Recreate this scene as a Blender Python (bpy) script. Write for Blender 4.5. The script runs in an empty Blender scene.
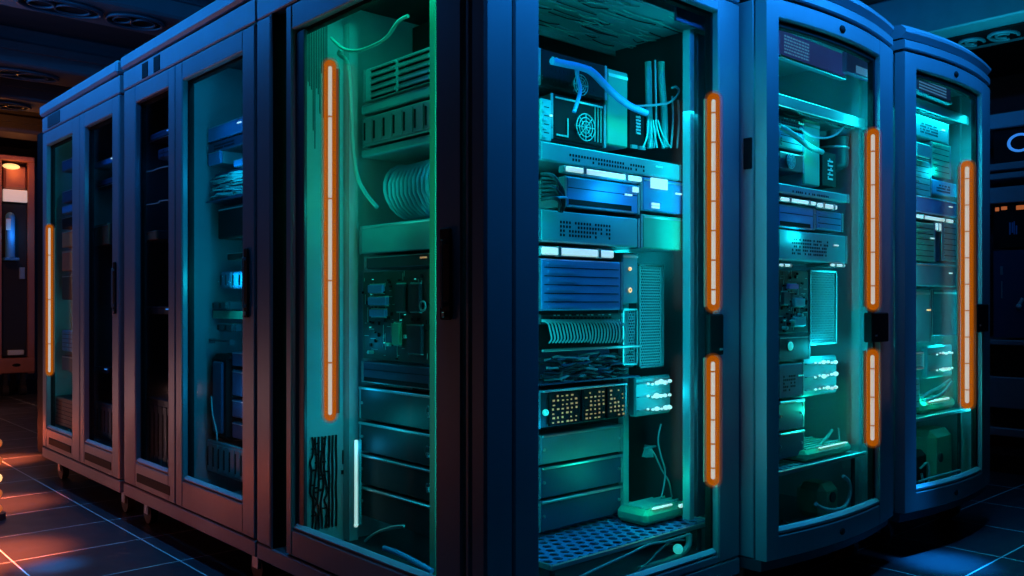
import bpy, math, random
from mathutils import Vector, Matrix
random.seed(7)
C = bpy.context.scene.collection
PI = math.pi

# ------------------------------------------------------------------ survey helpers
# The camera stands at (CX, CY, CH); R / L / Z turn a sighting into metres on a real plane.
CX, CY, CH, YAW, FPX, HZ = -1.362, -1.6, 0.99, math.radians(42.15), 876.0, 303.0
SN, CS = math.sin(YAW), math.cos(YAW)
def ang(px): return YAW + math.atan((px - 512) / FPX)
def R(px, d): return (d - CY) * math.tan(ang(px)) + CX            # x on the plane y = d
def L(px, d): return (d - CX) / math.tan(ang(px)) + CY            # y on the plane x = d
def depth(x, y): return (x - CX) * SN + (y - CY) * CS
def Z(py, x, y): return CH + (HZ - py) * depth(x, y) / FPX
def PR(px, py, d):
    x = R(px, d); return (x, d, Z(py, x, d))
def PL(px, py, d):
    y = L(px, d); return (d, y, Z(py, d, y))

# ------------------------------------------------------------------ materials
def mat(name, base, rough=0.45, metal=0.0, emit=None, strength=1.0, vary=0.18, scale=9.0, spec=0.5):
    m = bpy.data.materials.new(name); m.use_nodes = True
    nt = m.node_tree; n = nt.nodes; b = n['Principled BSDF']
    b.inputs['Roughness'].default_value = rough; b.inputs['Metallic'].default_value = metal
    b.inputs['Specular IOR Level'].default_value = spec
    tc = n.new('ShaderNodeTexCoord'); no = n.new('ShaderNodeTexNoise')
    no.inputs['Scale'].default_value = scale; no.inputs['Detail'].default_value = 4
    nt.links.new(tc.outputs['Object'], no.inputs['Vector'])
    cr = n.new('ShaderNodeMix'); cr.data_type = 'RGBA'
    cr.inputs['A'].default_value = (*[c * (1 - vary) for c in base], 1)
    cr.inputs['B'].default_value = (*[min(1, c * (1 + vary)) for c in base], 1)
    nt.links.new(no.outputs['Fac'], cr.inputs['Factor'])
    nt.links.new(cr.outputs['Result'], b.inputs['Base Color'])
    if emit:
        b.inputs['Emission Color'].default_value = (*emit, 1); b.inputs['Emission Strength'].default_value = strength
    return m

def brushed(name, base, rough=0.38, metal=0.35):
    """painted sheet metal with faint vertical drawing marks"""
    m = mat(name, base, rough, metal, vary=0.2, scale=3)
    nt = m.node_tree; n = nt.nodes; b = n['Principled BSDF']
    tc = n.new('ShaderNodeTexCoord'); mp = n.new('ShaderNodeMapping'); mp.inputs['Scale'].default_value = (60, 60, 0.8)
    no = n.new('ShaderNodeTexNoise'); no.inputs['Scale'].default_value = 2.0
    mr = n.new('ShaderNodeMapRange'); mr.inputs['To Min'].default_value = rough - 0.08; mr.inputs['To Max'].default_value = rough + 0.12
    nt.links.new(tc.outputs['Object'], mp.inputs['Vector']); nt.links.new(mp.outputs['Vector'], no.inputs['Vector'])
    nt.links.new(no.outputs['Fac'], mr.inputs['Value']); nt.links.new(mr.outputs['Result'], b.inputs['Roughness'])
    return m

def glass_mat(name, tint, refl=1.0):
    m = bpy.data.materials.new(name); m.use_nodes = True
    nt = m.node_tree; n = nt.nodes; n.clear()
    out = n.new('ShaderNodeOutputMaterial'); mx = n.new('ShaderNodeMixShader')
    tr = n.new('ShaderNodeBsdfTransparent'); tr.inputs['Color'].default_value = (*tint, 1)
    gl = n.new('ShaderNodeBsdfGlossy'); gl.inputs['Roughness'].default_value = 0.04
    gl.inputs['Color'].default_value = (refl, refl, refl, 1)
    # Schlick reflectance, the same on both faces of the thin pane
    ge = n.new('ShaderNodeNewGeometry'); dt = n.new('ShaderNodeVectorMath'); dt.operation = 'DOT_PRODUCT'
    nt.links.new(ge.outputs['Normal'], dt.inputs[0]); nt.links.new(ge.outputs['Incoming'], dt.inputs[1])
    def op(kind, a, b=None):
        k = n.new('ShaderNodeMath'); k.operation = kind
        for i, v in enumerate((a, b)):
            if v is None: continue
            if isinstance(v, (int, float)): k.inputs[i].default_value = v
            else: nt.links.new(v, k.inputs[i])
        return k.outputs[0]
    c5 = op('POWER', op('SUBTRACT', 1.0, op('ABSOLUTE', dt.outputs['Value'])), 5.0)
    nt.links.new(op('ADD', op('MULTIPLY', c5, .25), .010), mx.inputs['Fac'])
    nt.links.new(tr.outputs['BSDF'], mx.inputs[1]); nt.links.new(gl.outputs['BSDF'], mx.inputs[2])
    nt.links.new(mx.outputs['Shader'], out.inputs['Surface'])
    return m

def halo_mat(name, col, strength, alpha):
    """see-through glowing shell that stands in for the halo round a lamp"""
    m = bpy.data.materials.new(name); m.use_nodes = True
    nt = m.node_tree; n = nt.nodes; n.clear()
    out = n.new('ShaderNodeOutputMaterial'); mx = n.new('ShaderNodeMixShader')
    tr = n.new('ShaderNodeBsdfTransparent'); em = n.new('ShaderNodeEmission')
    em.inputs['Color'].default_value = (*col, 1); em.inputs['Strength'].default_value = strength
    mx.inputs['Fac'].default_value = alpha
    nt.links.new(tr.outputs['BSDF'], mx.inputs[1]); nt.links.new(em.outputs['Emission'], mx.inputs[2])
    nt.links.new(mx.outputs['Shader'], out.inputs['Surface'])
    return m

M = {}
M['frame'] = brushed('frame_paint', (0.26, 0.30, 0.34), 0.40, 0.25)
M['frame_dark'] = brushed('frame_dark_paint', (0.05, 0.055, 0.075), 0.45, 0.1)
M['black'] = mat('black_plastic', (0.006, 0.007, 0.008), 0.6, spec=0.15)
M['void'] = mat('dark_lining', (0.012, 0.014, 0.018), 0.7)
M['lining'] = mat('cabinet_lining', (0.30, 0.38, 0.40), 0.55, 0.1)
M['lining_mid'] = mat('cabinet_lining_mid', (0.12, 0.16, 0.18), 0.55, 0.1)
M['sill'] = mat('sill_highlight', (0.50, 0.58, 0.62), 0.4, 0.1)  # paler than the frame, stands in for light caught by the sills
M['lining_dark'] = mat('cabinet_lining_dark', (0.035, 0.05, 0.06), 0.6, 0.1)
M['glass'] = glass_mat('door_glass', (0.93, 0.97, 0.98), 0.8)
M['steel'] = mat('steel', (0.55, 0.6, 0.62), 0.3, 0.8)
M['teal'] = mat('teal_metal', (0.10, 0.42, 0.44), 0.45, 0.15)
M['blue'] = mat('blue_metal', (0.05, 0.26, 0.55), 0.42, 0.15)
M['green'] = mat('green_panel', (0.06, 0.42, 0.27), 0.5, 0.05)
M['grey'] = mat('grey_metal', (0.24, 0.30, 0.33), 0.45, 0.3)
M['dark'] = mat('dark_metal', (0.035, 0.045, 0.055), 0.45, 0.2)
M['navy'] = mat('navy_metal', (0.02, 0.06, 0.13), 0.45, 0.2)
M['pcb'] = mat('circuit_board', (0.012, 0.05, 0.045), 0.5, 0.0, vary=0.5, scale=40)
M['copper'] = mat('pale_trace', (0.25, 0.55, 0.5), 0.4, 0.3)
M['pale'] = mat('pale_print', (0.62, 0.72, 0.72), 0.5)
M['cableblue'] = mat('blue_cable', (0.08, 0.36, 0.72), 0.45)
M['cabletel'] = mat('teal_cable', (0.10, 0.50, 0.46), 0.45)
M['cablegrey'] = mat('grey_cable', (0.30, 0.37, 0.40), 0.5)
M['cableblack'] = mat('black_cable', (0.01, 0.012, 0.016), 0.5)
M['coil'] = mat('light_blue_cable', (0.10, 0.55, 0.68), 0.4)
M['purple'] = mat('violet_glow', (0.16, 0.14, 0.42), 0.45, emit=(.012, .022, .09), strength=1.0)  # label panels and their text get an added glow to brighten them
M['text_glow'] = mat('text_glow', (0.4, 0.6, 0.7), 0.45, emit=(.04, .14, .26), strength=1.0)
M['navy_glow'] = mat('navy_glow', (0.03, 0.07, 0.16), 0.45, emit=(.004, .014, .045), strength=1.0)
M['pink'] = mat('pink_chip', (0.75, 0.16, 0.42), 0.45)
M['brown'] = mat('brown_card', (0.34, 0.16, 0.08), 0.6)
M['rust'] = mat('rust_paint', (0.38, 0.15, 0.10), 0.5, 0.1)
M['rubber'] = mat('rubber', (0.02, 0.02, 0.024), 0.6)
M['core'] = mat('tube_core', (0.8, 0.75, 0.7), 0.4, emit=(1.05, 1.9, 1.9), strength=1.0, vary=0.02)
M['orange'] = halo_mat('orange_halo', (0.38, 0.078, 0.0005), 1.0, 0.74)
M['halo'] = halo_mat('halo_shell', (0.34, 0.085, 0.002), 0.8, 0.10)
M['seam'] = mat('tube_clip', (0.25, 0.15, 0.1), 0.5)
M['white_led'] = mat('white_led', (0.8, 0.9, 0.9), 0.4, emit=(0.42, 0.58, 0.54), strength=1.0, vary=0.02)
M['teal_led'] = mat('teal_led', (0.1, 0.8, 0.7), 0.4, emit=(0.02, 0.40, 0.36), strength=1.0, vary=0.02)
M['amber_led'] = mat('amber_led', (0.8, 0.4, 0.1), 0.4, emit=(0.40, 0.20, 0.10), strength=0.8, vary=0.02)
M['blue_led'] = mat('blue_led', (0.1, 0.3, 0.9), 0.4, emit=(0.03, 0.20, 0.62), strength=1.0, vary=0.02)
M['warm_led'] = mat('warm_led', (0.9, 0.7, 0.4), 0.4, emit=(1.0, 0.55, 0.2), strength=1.2, vary=0.02)
M['red_led'] = mat('orange_lamp', (0.9, 0.3, 0.1), 0.4, emit=(0.42, 0.10, 0.02), strength=0.8, vary=0.02)
M['white_sign'] = mat('lit_panel', (0.8, 0.75, 0.72), 0.4, emit=(0.36, 0.27, 0.24), strength=1.0, vary=0.1)

# ------------------------------------------------------------------ mesh builder
class MB:
    def __init__(s): s.v, s.f, s.m, s.s = [], [], [], []
    def add(s, vs, fs, m=0, smooth=False):
        b = len(s.v); s.v += [tuple(p) for p in vs]
        for f in fs: s.f.append([b + i for i in f]); s.m.append(m); s.s.append(smooth)
        return s
    def box(s, x0, x1, y0, y1, z0, z1, m=0, b=0.0):
        x0, x1 = min(x0, x1), max(x0, x1); y0, y1 = min(y0, y1), max(y0, y1); z0, z1 = min(z0, z1), max(z0, z1)
        b = min(b, (x1 - x0) * .45, (y1 - y0) * .45, (z1 - z0) * .45)
        if b <= 1e-6:
            vs = [(x, y, z) for x in (x0, x1) for y in (y0, y1) for z in (z0, z1)]
            return s.add(vs, [(0, 1, 3, 2), (4, 6, 7, 5), (0, 4, 5, 1), (2, 3, 7, 6), (0, 2, 6, 4), (1, 5, 7, 3)], m)
        vs, ix = [], {}
        for i, X in enumerate((x0, x1)):
            for j, Y in enumerate((y0, y1)):
                for k, Zz in enumerate((z0, z1)):
                    xi = X + (b if i == 0 else -b); yi = Y + (b if j == 0 else -b); zi = Zz + (b if k == 0 else -b)
                    ix[i, j, k, 0] = len(vs); vs.append((X, yi, zi))
                    ix[i, j, k, 1] = len(vs); vs.append((xi, Y, zi))
                    ix[i, j, k, 2] = len(vs); vs.append((xi, yi, Zz))
        fs = []
        q = [(0, 0), (0, 1), (1, 1), (1, 0)]
        for e in (0, 1):
            fs.append([ix[e, j, k, 0] for j, k in q]); fs.append([ix[i, e, k, 1] for i, k in q]); fs.append([ix[i, j, e, 2] for i, j in q])
        for p in (0, 1):
            for r in (0, 1):
                fs.append([ix[p, r, 0, 0], ix[p, r, 1, 0], ix[p, r, 1, 1], ix[p, r, 0, 1]])
                fs.append([ix[p, 0, r, 0], ix[p, 1, r, 0], ix[p, 1, r, 2], ix[p, 0, r, 2]])
                fs.append([ix[0, p, r, 1], ix[1, p, r, 1], ix[1, p, r, 2], ix[0, p, r, 2]])
        for i in (0, 1):
            for j in (0, 1):
                for k in (0, 1): fs.append([ix[i, j, k, 0], ix[i, j, k, 1], ix[i, j, k, 2]])
        return s.add(vs, fs, m)
    def sbox(s, x0, x1, y0, y1, z0, z1, bow, n=14, m=0, b=0.004):
        """a bar along x that follows the bow(x) of a curved front"""
        b = min(b, (y1 - y0) * .4, (z1 - z0) * .4)
        sec = [(y0 + b, z0), (y1, z0), (y1, z1), (y0 + b, z1), (y0, z1 - b), (y0, z0 + b)]
        vs, fs = [], []
        for i in range(n + 1):
            x = x0 + (x1 - x0) * i / n; o = bow(x)
            vs += [(x, y + o, z) for y, z in sec]
        k = len(sec)
        for i in range(n):
            for j in range(k):
                a, c = i * k + j, i * k + (j + 1) % k
                fs.append((a, c, c + k, a + k))
        fs.append(tuple(range(k))); fs.append(tuple(n * k + j for j in range(k)))
        return s.add(vs, fs, m)
    def fb(s, face, a0, a1, d0, d1, z0, z1, m=0, b=0.0):
        if face == 'R': return s.box(a0, a1, d0, d1, z0, z1, m, b)
        return s.box(d0, d1, a0, a1, z0, z1, m, b)
    def cyl(s, p0, p1, r, n=16, m=0, r2=None, smooth=True):
        p0, p1 = Vector(p0), Vector(p1); d = (p1 - p0).normalized()
        a = d.orthogonal().normalized(); c = d.cross(a); r2 = r if r2 is None else r2
        vs = [p0 + (a * math.cos(t) + c * math.sin(t)) * r for t in [2 * PI * i / n for i in range(n)]]
        vs += [p1 + (a * math.cos(t) + c * math.sin(t)) * r2 for t in [2 * PI * i / n for i in range(n)]]
        s.add(vs, [(i, (i + 1) % n, n + (i + 1) % n, n + i) for i in range(n)], m, smooth)
        return s.add(vs, [tuple(range(n)), tuple(range(2 * n - 1, n - 1, -1))], m)
    def tube(s, pts, r, n=7, m=0, sub=5, closed=False):
        P = [Vector(p) for p in pts]
        if sub > 1 and len(P) > 2:
            Q = []
            for i in range(len(P) - 1):
                a, b, c, d = P[max(i - 1, 0)], P[i], P[i + 1], P[min(i + 2, len(P) - 1)]
                for k in range(sub):
                    t = k / sub
                    Q.append(0.5 * ((2 * b) + (c - a) * t + (2 * a - 5 * b + 4 * c - d) * t * t + (3 * b - a - 3 * c + d) * t ** 3))
            Q.append(P[-1]); P = Q
        vs, fs = [], []; up = None
        for i, p in enumerate(P):
            t = (P[min(i + 1, len(P) - 1)] - P[max(i - 1, 0)])
            t = t.normalized() if t.length > 1e-9 else Vector((0, 0, 1))
            up = t.orthogonal().normalized() if up is None else (up - t * up.dot(t)).normalized()
            c = t.cross(up)
            vs += [p + (up * math.cos(2 * PI * k / n) + c * math.sin(2 * PI * k / n)) * r for k in range(n)]
        for i in range(len(P) - 1):
            for k in range(n):
                fs.append((i * n + k, i * n + (k + 1) % n, (i + 1) * n + (k + 1) % n, (i + 1) * n + k))
        s.add(vs, fs, m, True)
        e = (len(P) - 1) * n
        return s.add([vs[k] for k in range(n)] + [vs[e + k] for k in range(n)], [tuple(range(n)), tuple(range(n, 2 * n))], m)
    def torus(s, c, axis, Rr, r, n=24, k=7, m=0, sx=1.0, sz=1.0):
        c, ax = Vector(c), Vector(axis).normalized(); a = ax.orthogonal().normalized()
        if abs(ax.z) < 0.9: a = Vector((0, 0, 1)).cross(ax).normalized()
        b = ax.cross(a)
        vs = []
        for i in range(n):
            t = 2 * PI * i / n
            d = a * math.cos(t) * sx + b * math.sin(t) * sz
            for j in range(k):
                q = 2 * PI * j / k
                vs.append(c + d * (Rr + r * math.cos(q)) + ax * r * math.sin(q))
        fs = [(i * k + j, ((i + 1) % n) * k + j, ((i + 1) % n) * k + (j + 1) % k, i * k + (j + 1) % k) for i in range(n) for j in range(k)]
        return s.add(vs, fs, m, True)
    def ball(s, c, r, n=12, m=0, sq=(1, 1, 1)):
        vs, fs = [], []; h = n // 2
        for i in range(h + 1):
            t = PI * i / h
            for j in range(n):
                q = 2 * PI * j / n
                vs.append((c[0] + r * sq[0] * math.sin(t) * math.cos(q), c[1] + r * sq[1] * math.sin(t) * math.sin(q), c[2] + r * sq[2] * math.cos(t)))
        for i in range(h):
            for j in range(n): fs.append((i * n + j, i * n + (j + 1) % n, (i + 1) * n + (j + 1) % n, (i + 1) * n + j))
        return s.add(vs, fs, m, True)
    def prism(s, poly, y0, y1, m=0, smooth=False):
        """polygon of (x, z) points drawn from y0 to y1"""
        n = len(poly)
        vs = [(x, y0, z) for x, z in poly] + [(x, y1, z) for x, z in poly]
        s.add(vs, [(i, (i + 1) % n, n + (i + 1) % n, n + i) for i in range(n)], m, smooth)
        return s.add(vs, [tuple(range(n)), tuple(range(2 * n - 1, n - 1, -1))], m)
    def holes(s, u0, u1, v0, v1, cell, f, put, sides=6, m=0):
        """a perforated sheet: hexagon cells, each a ring round a hole; put(u, v) gives the 3-D point"""
        hx, hy = cell * math.sqrt(3), cell * 1.5
        nv = int((v1 - v0) / hy); nu = int((u1 - u0) / hx)
        for j in range(nv + 1):
            for i in range(nu + 1):
                cu, cv = u0 + hx * (i + (j % 2) / 2), v0 + hy * j
                o, q = [], []
                for k in range(6):
                    t = PI / 6 + k * PI / 3
                    o.append(put(min(max(cu + cell * math.cos(t), u0), u1), min(max(cv + cell * math.sin(t), v0), v1)))
                    q.append(put(min(max(cu + cell * f * math.cos(t), u0), u1), min(max(cv + cell * f * math.sin(t), v0), v1)))
                s.add(o + q, [(k, (k + 1) % 6, 6 + (k + 1) % 6, 6 + k) for k in range(6)], m)
        return s
    def mesh(s, name, mats):
        me = bpy.data.meshes.new(name); me.from_pydata(s.v, [], s.f)
        for x in mats: me.materials.append(M[x] if isinstance(x, str) else x)
        for p, a, b in zip(me.polygons, s.m, s.s): p.material_index = a; p.use_smooth = b
        import bmesh
        bm = bmesh.new(); bm.from_mesh(me); bmesh.ops.recalc_face_normals(bm, faces=bm.faces); bm.to_mesh(me); bm.free()
        return me

def P(name, mb, mats, parent=None, label=None, kind=None):
    if isinstance(mats, str): mats = [mats]
    o = bpy.data.objects.new(name, mb.mesh(name, mats)); C.objects.link(o)
    if parent is not None: o.parent = parent
    if label: o['label'] = label
    if kind: o['kind'] = kind
    return o
def tag(o, label, cat, group=None):
    o['label'] = label; o['category'] = cat
    if group: o['group'] = group
    return o
def thing(name, label, cat, loc=(0, 0, 0), rz=0.0, group=None):
    o = bpy.data.objects.new(name, None); C.objects.link(o); o.empty_display_size = 0.1
    o.location = loc; o.rotation_euler = (0, 0, rz)
    return tag(o, label, cat, group)
def struct(name, mb, mats): return P(name, mb, mats, kind='structure')
def copy_tree(o, parent=None):
    c = o.copy(); C.objects.link(c); c.parent = parent
    for ch in list(o.children): copy_tree(ch, c)
    return c

# ------------------------------------------------------------------ equipment, all built facing local -y: u right, y in, z up
LIM = [-99.0, 99.0]                                   # clear width inside the cabinet being filled
def spot(face, px0, px1, pyt, pyb, d, gap=0.002):
    """(location, turn, width, height) of a unit whose front lies on the plane d of a face"""
    if face == 'R':
        x0, x1 = max(LIM[0], R(px0, d)), min(LIM[1], R(px1, d)); xm = R((px0 + px1) / 2, d)
        zt, zb = Z(pyt, xm, d), Z(pyb, xm, d)
        return (x0, d, zb + gap), 0.0, x1 - x0, zt - zb - 2 * gap
    y0, y1 = min(LIM[1], L(px0, d)), max(LIM[0], L(px1, d)); ym = L((px0 + px1) / 2, d)
    zt, zb = Z(pyt, d, ym), Z(pyb, d, ym)
    return (d, y0, zb + gap), -PI / 2, y0 - y1, zt - zb - 2 * gap

def ears(t, w, h, m='grey'):
    for x0, x1 in ((-0.010, 0.0), (w, w + 0.010)):
        e = MB().box(x0, x1, 0.0, 0.004, 0, h, 0, 0.001)
        for z in ((h * .25, h * .75) if h > .03 else (h * .5,)):
            e.cyl(((x0 + x1) / 2, -0.002, z), ((x0 + x1) / 2, 0.0, z), 0.003, 8)
        P('mounting_ear', e, m, t)

def server(face, box, D, label, body='blue', style='vents', led='white_led', name='server', group=None, ear=True, cat='server'):
    loc, rz, w, h = spot(face, *box)
    t = thing(name, label, cat, loc, rz, group)
    P('chassis', MB().box(0, w, 0.012, D, 0, h, 0, 0.002), 'grey' if body in ('blue', 'teal', 'green') else 'dark', t)
    f = MB().box(0, w, 0, 0.012, 0, h, 0, min(0.004, h * .2))
    if style == 'vents':                                  # rows of small dark slots
        for i in range(int(w * .55 / 0.012)):
            for k in range(max(1, int(h * .6 / 0.012))):
                if random.random() < .8:
                    f.box(w * .18 + i * .012, w * .18 + i * .012 + .006, -0.001, 0.002, h * .2 + k * .012, h * .2 + k * .012 + .007, 1)
    elif style == 'lines':                                # drive trays, one above the other
        k = max(2, int(h / .022))
        for i in range(1, k):
            f.box(0.012, w - .012, -0.001, .002, h * i / k - .0012, h * i / k + .0012, 1)
        for i in range(k):
            f.box(w * .08, w * (.3 + .2 * random.random()), -0.003, .002, h * (i + .35) / k, h * (i + .65) / k, 0)
    elif style == 'slot':                                 # one long dark slot near the bottom
        f.box(w * .02, w * .9, -0.001, .002, h * .08, h * .26, 1)
        f.box(0.0, w * .92, -0.004, .002, h * .02, h * .05, 2)
        f.box(0.004, w - .004, -0.001, .002, h * .62, h * .645, 1)
    elif style == 'louver':
        k = max(3, int(h / .02))
        for i in range(k):
            z = h * (i + .5) / k
            f.box(w * .10, w * .46, -0.006, .002, z - .002, z + .005, 2); f.box(w * .10, w * .46, -0.001, .002, z - .008, z - .002, 1)
            f.box(w * .5, w * .92, -0.006, .002, z - .002, z + .005, 2); f.box(w * .5, w * .92, -0.001, .002, z - .008, z - .002, 1)
    elif style == 'ports':                                # two rows of network sockets and a line of print
        n = max(4, int(w * .8 / .016))
        for i in range(n):
            for k in (0, 1):
                f.box(w * .1 + i * .016, w * .1 + i * .016 + .011, -0.001, .002, h * (.15 + .3 * k), h * (.15 + .3 * k) + min(.010, h * .2), 1)
            if i % 3: f.box(w * .1 + i * .016, w * .1 + i * .016 + .009, -0.0012, .002, h * .82, h * .82 + .003, 3)
    elif style == 'bays':                                 # hot-swap bays with latches
        n = max(2, int(w / .05))
        for i in range(n):
            a = w * (i + .08) / n; b_ = w * (i + .92) / n
            f.box(a, b_, -0.004, .002, h * .1, h * .9, 0, .001); f.box(a + .004, a + .010, -0.007, .002, h * .2, h * .8, 1)
    elif style == 'plain':
        f.box(w * .03, w * .97, -0.002, .002, h * .90, h * .94, 2)
    face_m = P('faceplate', f, [body, 'black', 'steel', 'pale'], t)
    if led:
        l = MB()
        for i in range(3):
            u = w * .80 + i * .012
            if u + .007 < w: l.box(u, u + .007, -0.004, 0.001, h * .6, h * .6 + min(.005, h * .2))
        if l.v: P('indicator_light', l, led, face_m)
    if ear: ears(t, w, h)
    return t, w, h

def blank(face, box, label, body='navy', group='blank rack panels'):
    loc, rz, w, h = spot(face, *box)
    t = thing('blank_panel', label, 'panel', loc, rz, group)
    b = MB().box(0, w, 0, 0.010, 0, h, 0, 0.003).box(0, w, -0.010, 0.0, h - .008, h, 1, .002)
    P('panel_plate', b, [body, 'steel'], t)
    P('return_flange', MB().box(0, w, 0.010, 0.06, 0, 0.006).box(0, w, .010, .06, h - .006, h), 'dark', t)
    sc = MB()
    for u in (0.012, w - .012):
        sc.cyl((u, -0.004, h * .5), (u, 0.001, h * .5), .005, 8)
    P('thumb_screw', sc, 'steel', t)
    ears(t, w, h)
    return t

def fan_on(t, u, z, r, w0=-0.014):
    g = MB()
    for k in (1.0, .72, .45): g.torus((u, w0, z), (0, 1, 0), r * k, r * .045, 22, 5)
    for a in range(4): g.tube([(u + r * math.cos(a * PI / 4), w0, z + r * math.sin(a * PI / 4)), (u - r * math.cos(a * PI / 4), w0, z - r * math.sin(a * PI / 4))], r * .04, 5, sub=1)
    p = P('fan_grille', g, 'copper', t)
    b = MB().cyl((u, w0 + .002, z), (u, w0 + .012, z), r * .28, 14)
    for k in range(7):
        a = k * 2 * PI / 7
        q = [(u + r * q_ * math.cos(a + e), w0 + .004 + .006 * i, z + r * q_ * math.sin(a + e)) for i, (q_, e) in enumerate(((.27, 0), (.9, .1), (.9, .5), (.27, .4)))]
        b.add(q, [(0, 1, 2, 3)])
    P('fan_blade', b, 'dark', p)

def light_bar(face, box, label, D=0.03, m='white_led', group='bright light bars'):
    loc, rz, w, h = spot(face, *box)
    t = thing('light_bar', label, 'lamp', loc, rz, group)
    P('lamp_housing', MB().box(0, w, 0.006, D, 0, h, 0, .002), 'grey', t)
    P('diffuser', MB().box(.003, w - .003, -.004, .006, h * .12, h * .88, 0, .003), m, t)
    for a in (.2, .75): P('mounting_clip', MB().box(w * a, w * a + min(.012, w * .1), -0.006, .008, -.001, h + .001), 'steel', t)
    return t

def board(face, box, label, chips, D=0.02, nled=6, base='pcb'):
    """upright circuit board: chips = [(u, z, w, h, material)] in fractions"""
    loc, rz, w, h = spot(face, *box)
    t = thing('circuit_board', label, 'circuit board', loc, rz)
    b = MB().box(0, w, 0.004, D, 0, h, 0, .001)
    for i in range(46):                                   # traces and small components
        u, z = random.random() * .9, random.random() * .94
        if random.random() < .5: b.box(w * u, min(w, w * u + .004 + .03 * random.random()), .0028, .004, h * z, h * z + .0016, 1)
        else: b.box(w * u, w * u + .0016, .0028, .004, h * z, min(h, h * z + .004 + .05 * random.random()), 1)
    for i in range(34):
        u, z = random.random() * .92, random.random() * .94
        b.box(w * u, w * u + .004 + .004 * random.random(), -.002, .004, h * z, h * z + .004 + .008 * random.random(), 2)
    P('board_plate', b, [base, 'copper', 'black'], t)
    for (u, z, cw, ch, m) in chips:
        c = MB().box(w * u, w * (u + cw), -.010, .004, h * z, h * (z + ch), 0, .002)
        n = max(3, int(w * cw / .006))
        for i in range(n):
            a = w * u + w * cw * (i + .3) / n
            c.box(a, a + .002, -.003, .004, h * z - .004, h * z, 1); c.box(a, a + .002, -.003, .004, h * (z + ch), h * (z + ch) + .004, 1)
        P('chip', c, [m, 'copper'], t)
    for k in range(3):
        P('capacitor', MB().cyl((w * (.15 + .25 * k), -.016, h * (.08 + .1 * k)), (w * (.15 + .25 * k), .004, h * (.08 + .1 * k)), .006, 10), 'copper', t)
    if nled:
        l = MB()
        for i in range(nled):
            u, z = .1 + .8 * random.random(), .08 + .84 * random.random()
            l.box(w * u, w * u + .003, -.002, .004, h * z, h * z + .003)
        P('board_light', l, 'teal_led', t)
    sp = MB()
    for u in (.04, .93):
        for z in (.04, .95): sp.cyl((w * u, D, h * z), (w * u, D + .02, h * z), .004, 8)
    P('mounting_standoff', sp, 'steel', t)
    return t

def led_cluster(face, box, label, rows=3, seed=1):
    loc, rz, w, h = spot(face, *box)
    rnd = random.Random(seed)
    t = thing('light_cluster', label, 'lamp', loc, rz)
    b = MB().box(0, w, .02, .05, 0, h, 0, .006)
    for k in range(rows): b.box(w * .05, w * .95, .012, .02, h * (k + .46) / rows, h * (k + .54) / rows, 1)
    P('back_plate', b, ['teal', 'grey'], t)
    for k in range(rows):
        z = h * (k + .5) / rows
        l = MB()
        for i in range(6):
            u = w * (.25 + .6 * i / 5)
            l.ball((u + .004 * rnd.random(), .006, z + .006 * (rnd.random() - .5)), .0045 + (.006 * rnd.random() if i > 1 else 0), 8, 0, (1.3, 1, .9))
        P('lamp_row', l, 'white_led', t)
    P('mounting_bracket', MB().box(w * .4, w * .6, .05, .08, h * .4, h * .6), 'dark', t)
    return t

def cable(name, pts, r, m, label, group=None, cat='cable', sub=6):
    o = P(name, MB().tube(pts, r, 8, 0, sub), m)
    return tag(o, label, cat, group)

def mesh_panel(face, box, label, D=.012, m='grey', cell=.006):
    loc, rz, w, h = spot(face, *box)
    t = thing('mesh_panel', label, 'panel', loc, rz)
    P('perforated_sheet', MB().holes(.006, w - .006, .006, h - .006, cell, .62, lambda u, v: (u, .004, v)), m, t)
    fr = MB()
    for a in ((0, .006, 0, h), (w - .006, w, 0, h), (0, w, 0, .006), (0, w, h - .006, h)): fr.box(a[0], a[1], 0, D, a[2], a[3])
    P('mounting_rim', fr, 'steel', t)
    return t

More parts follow.
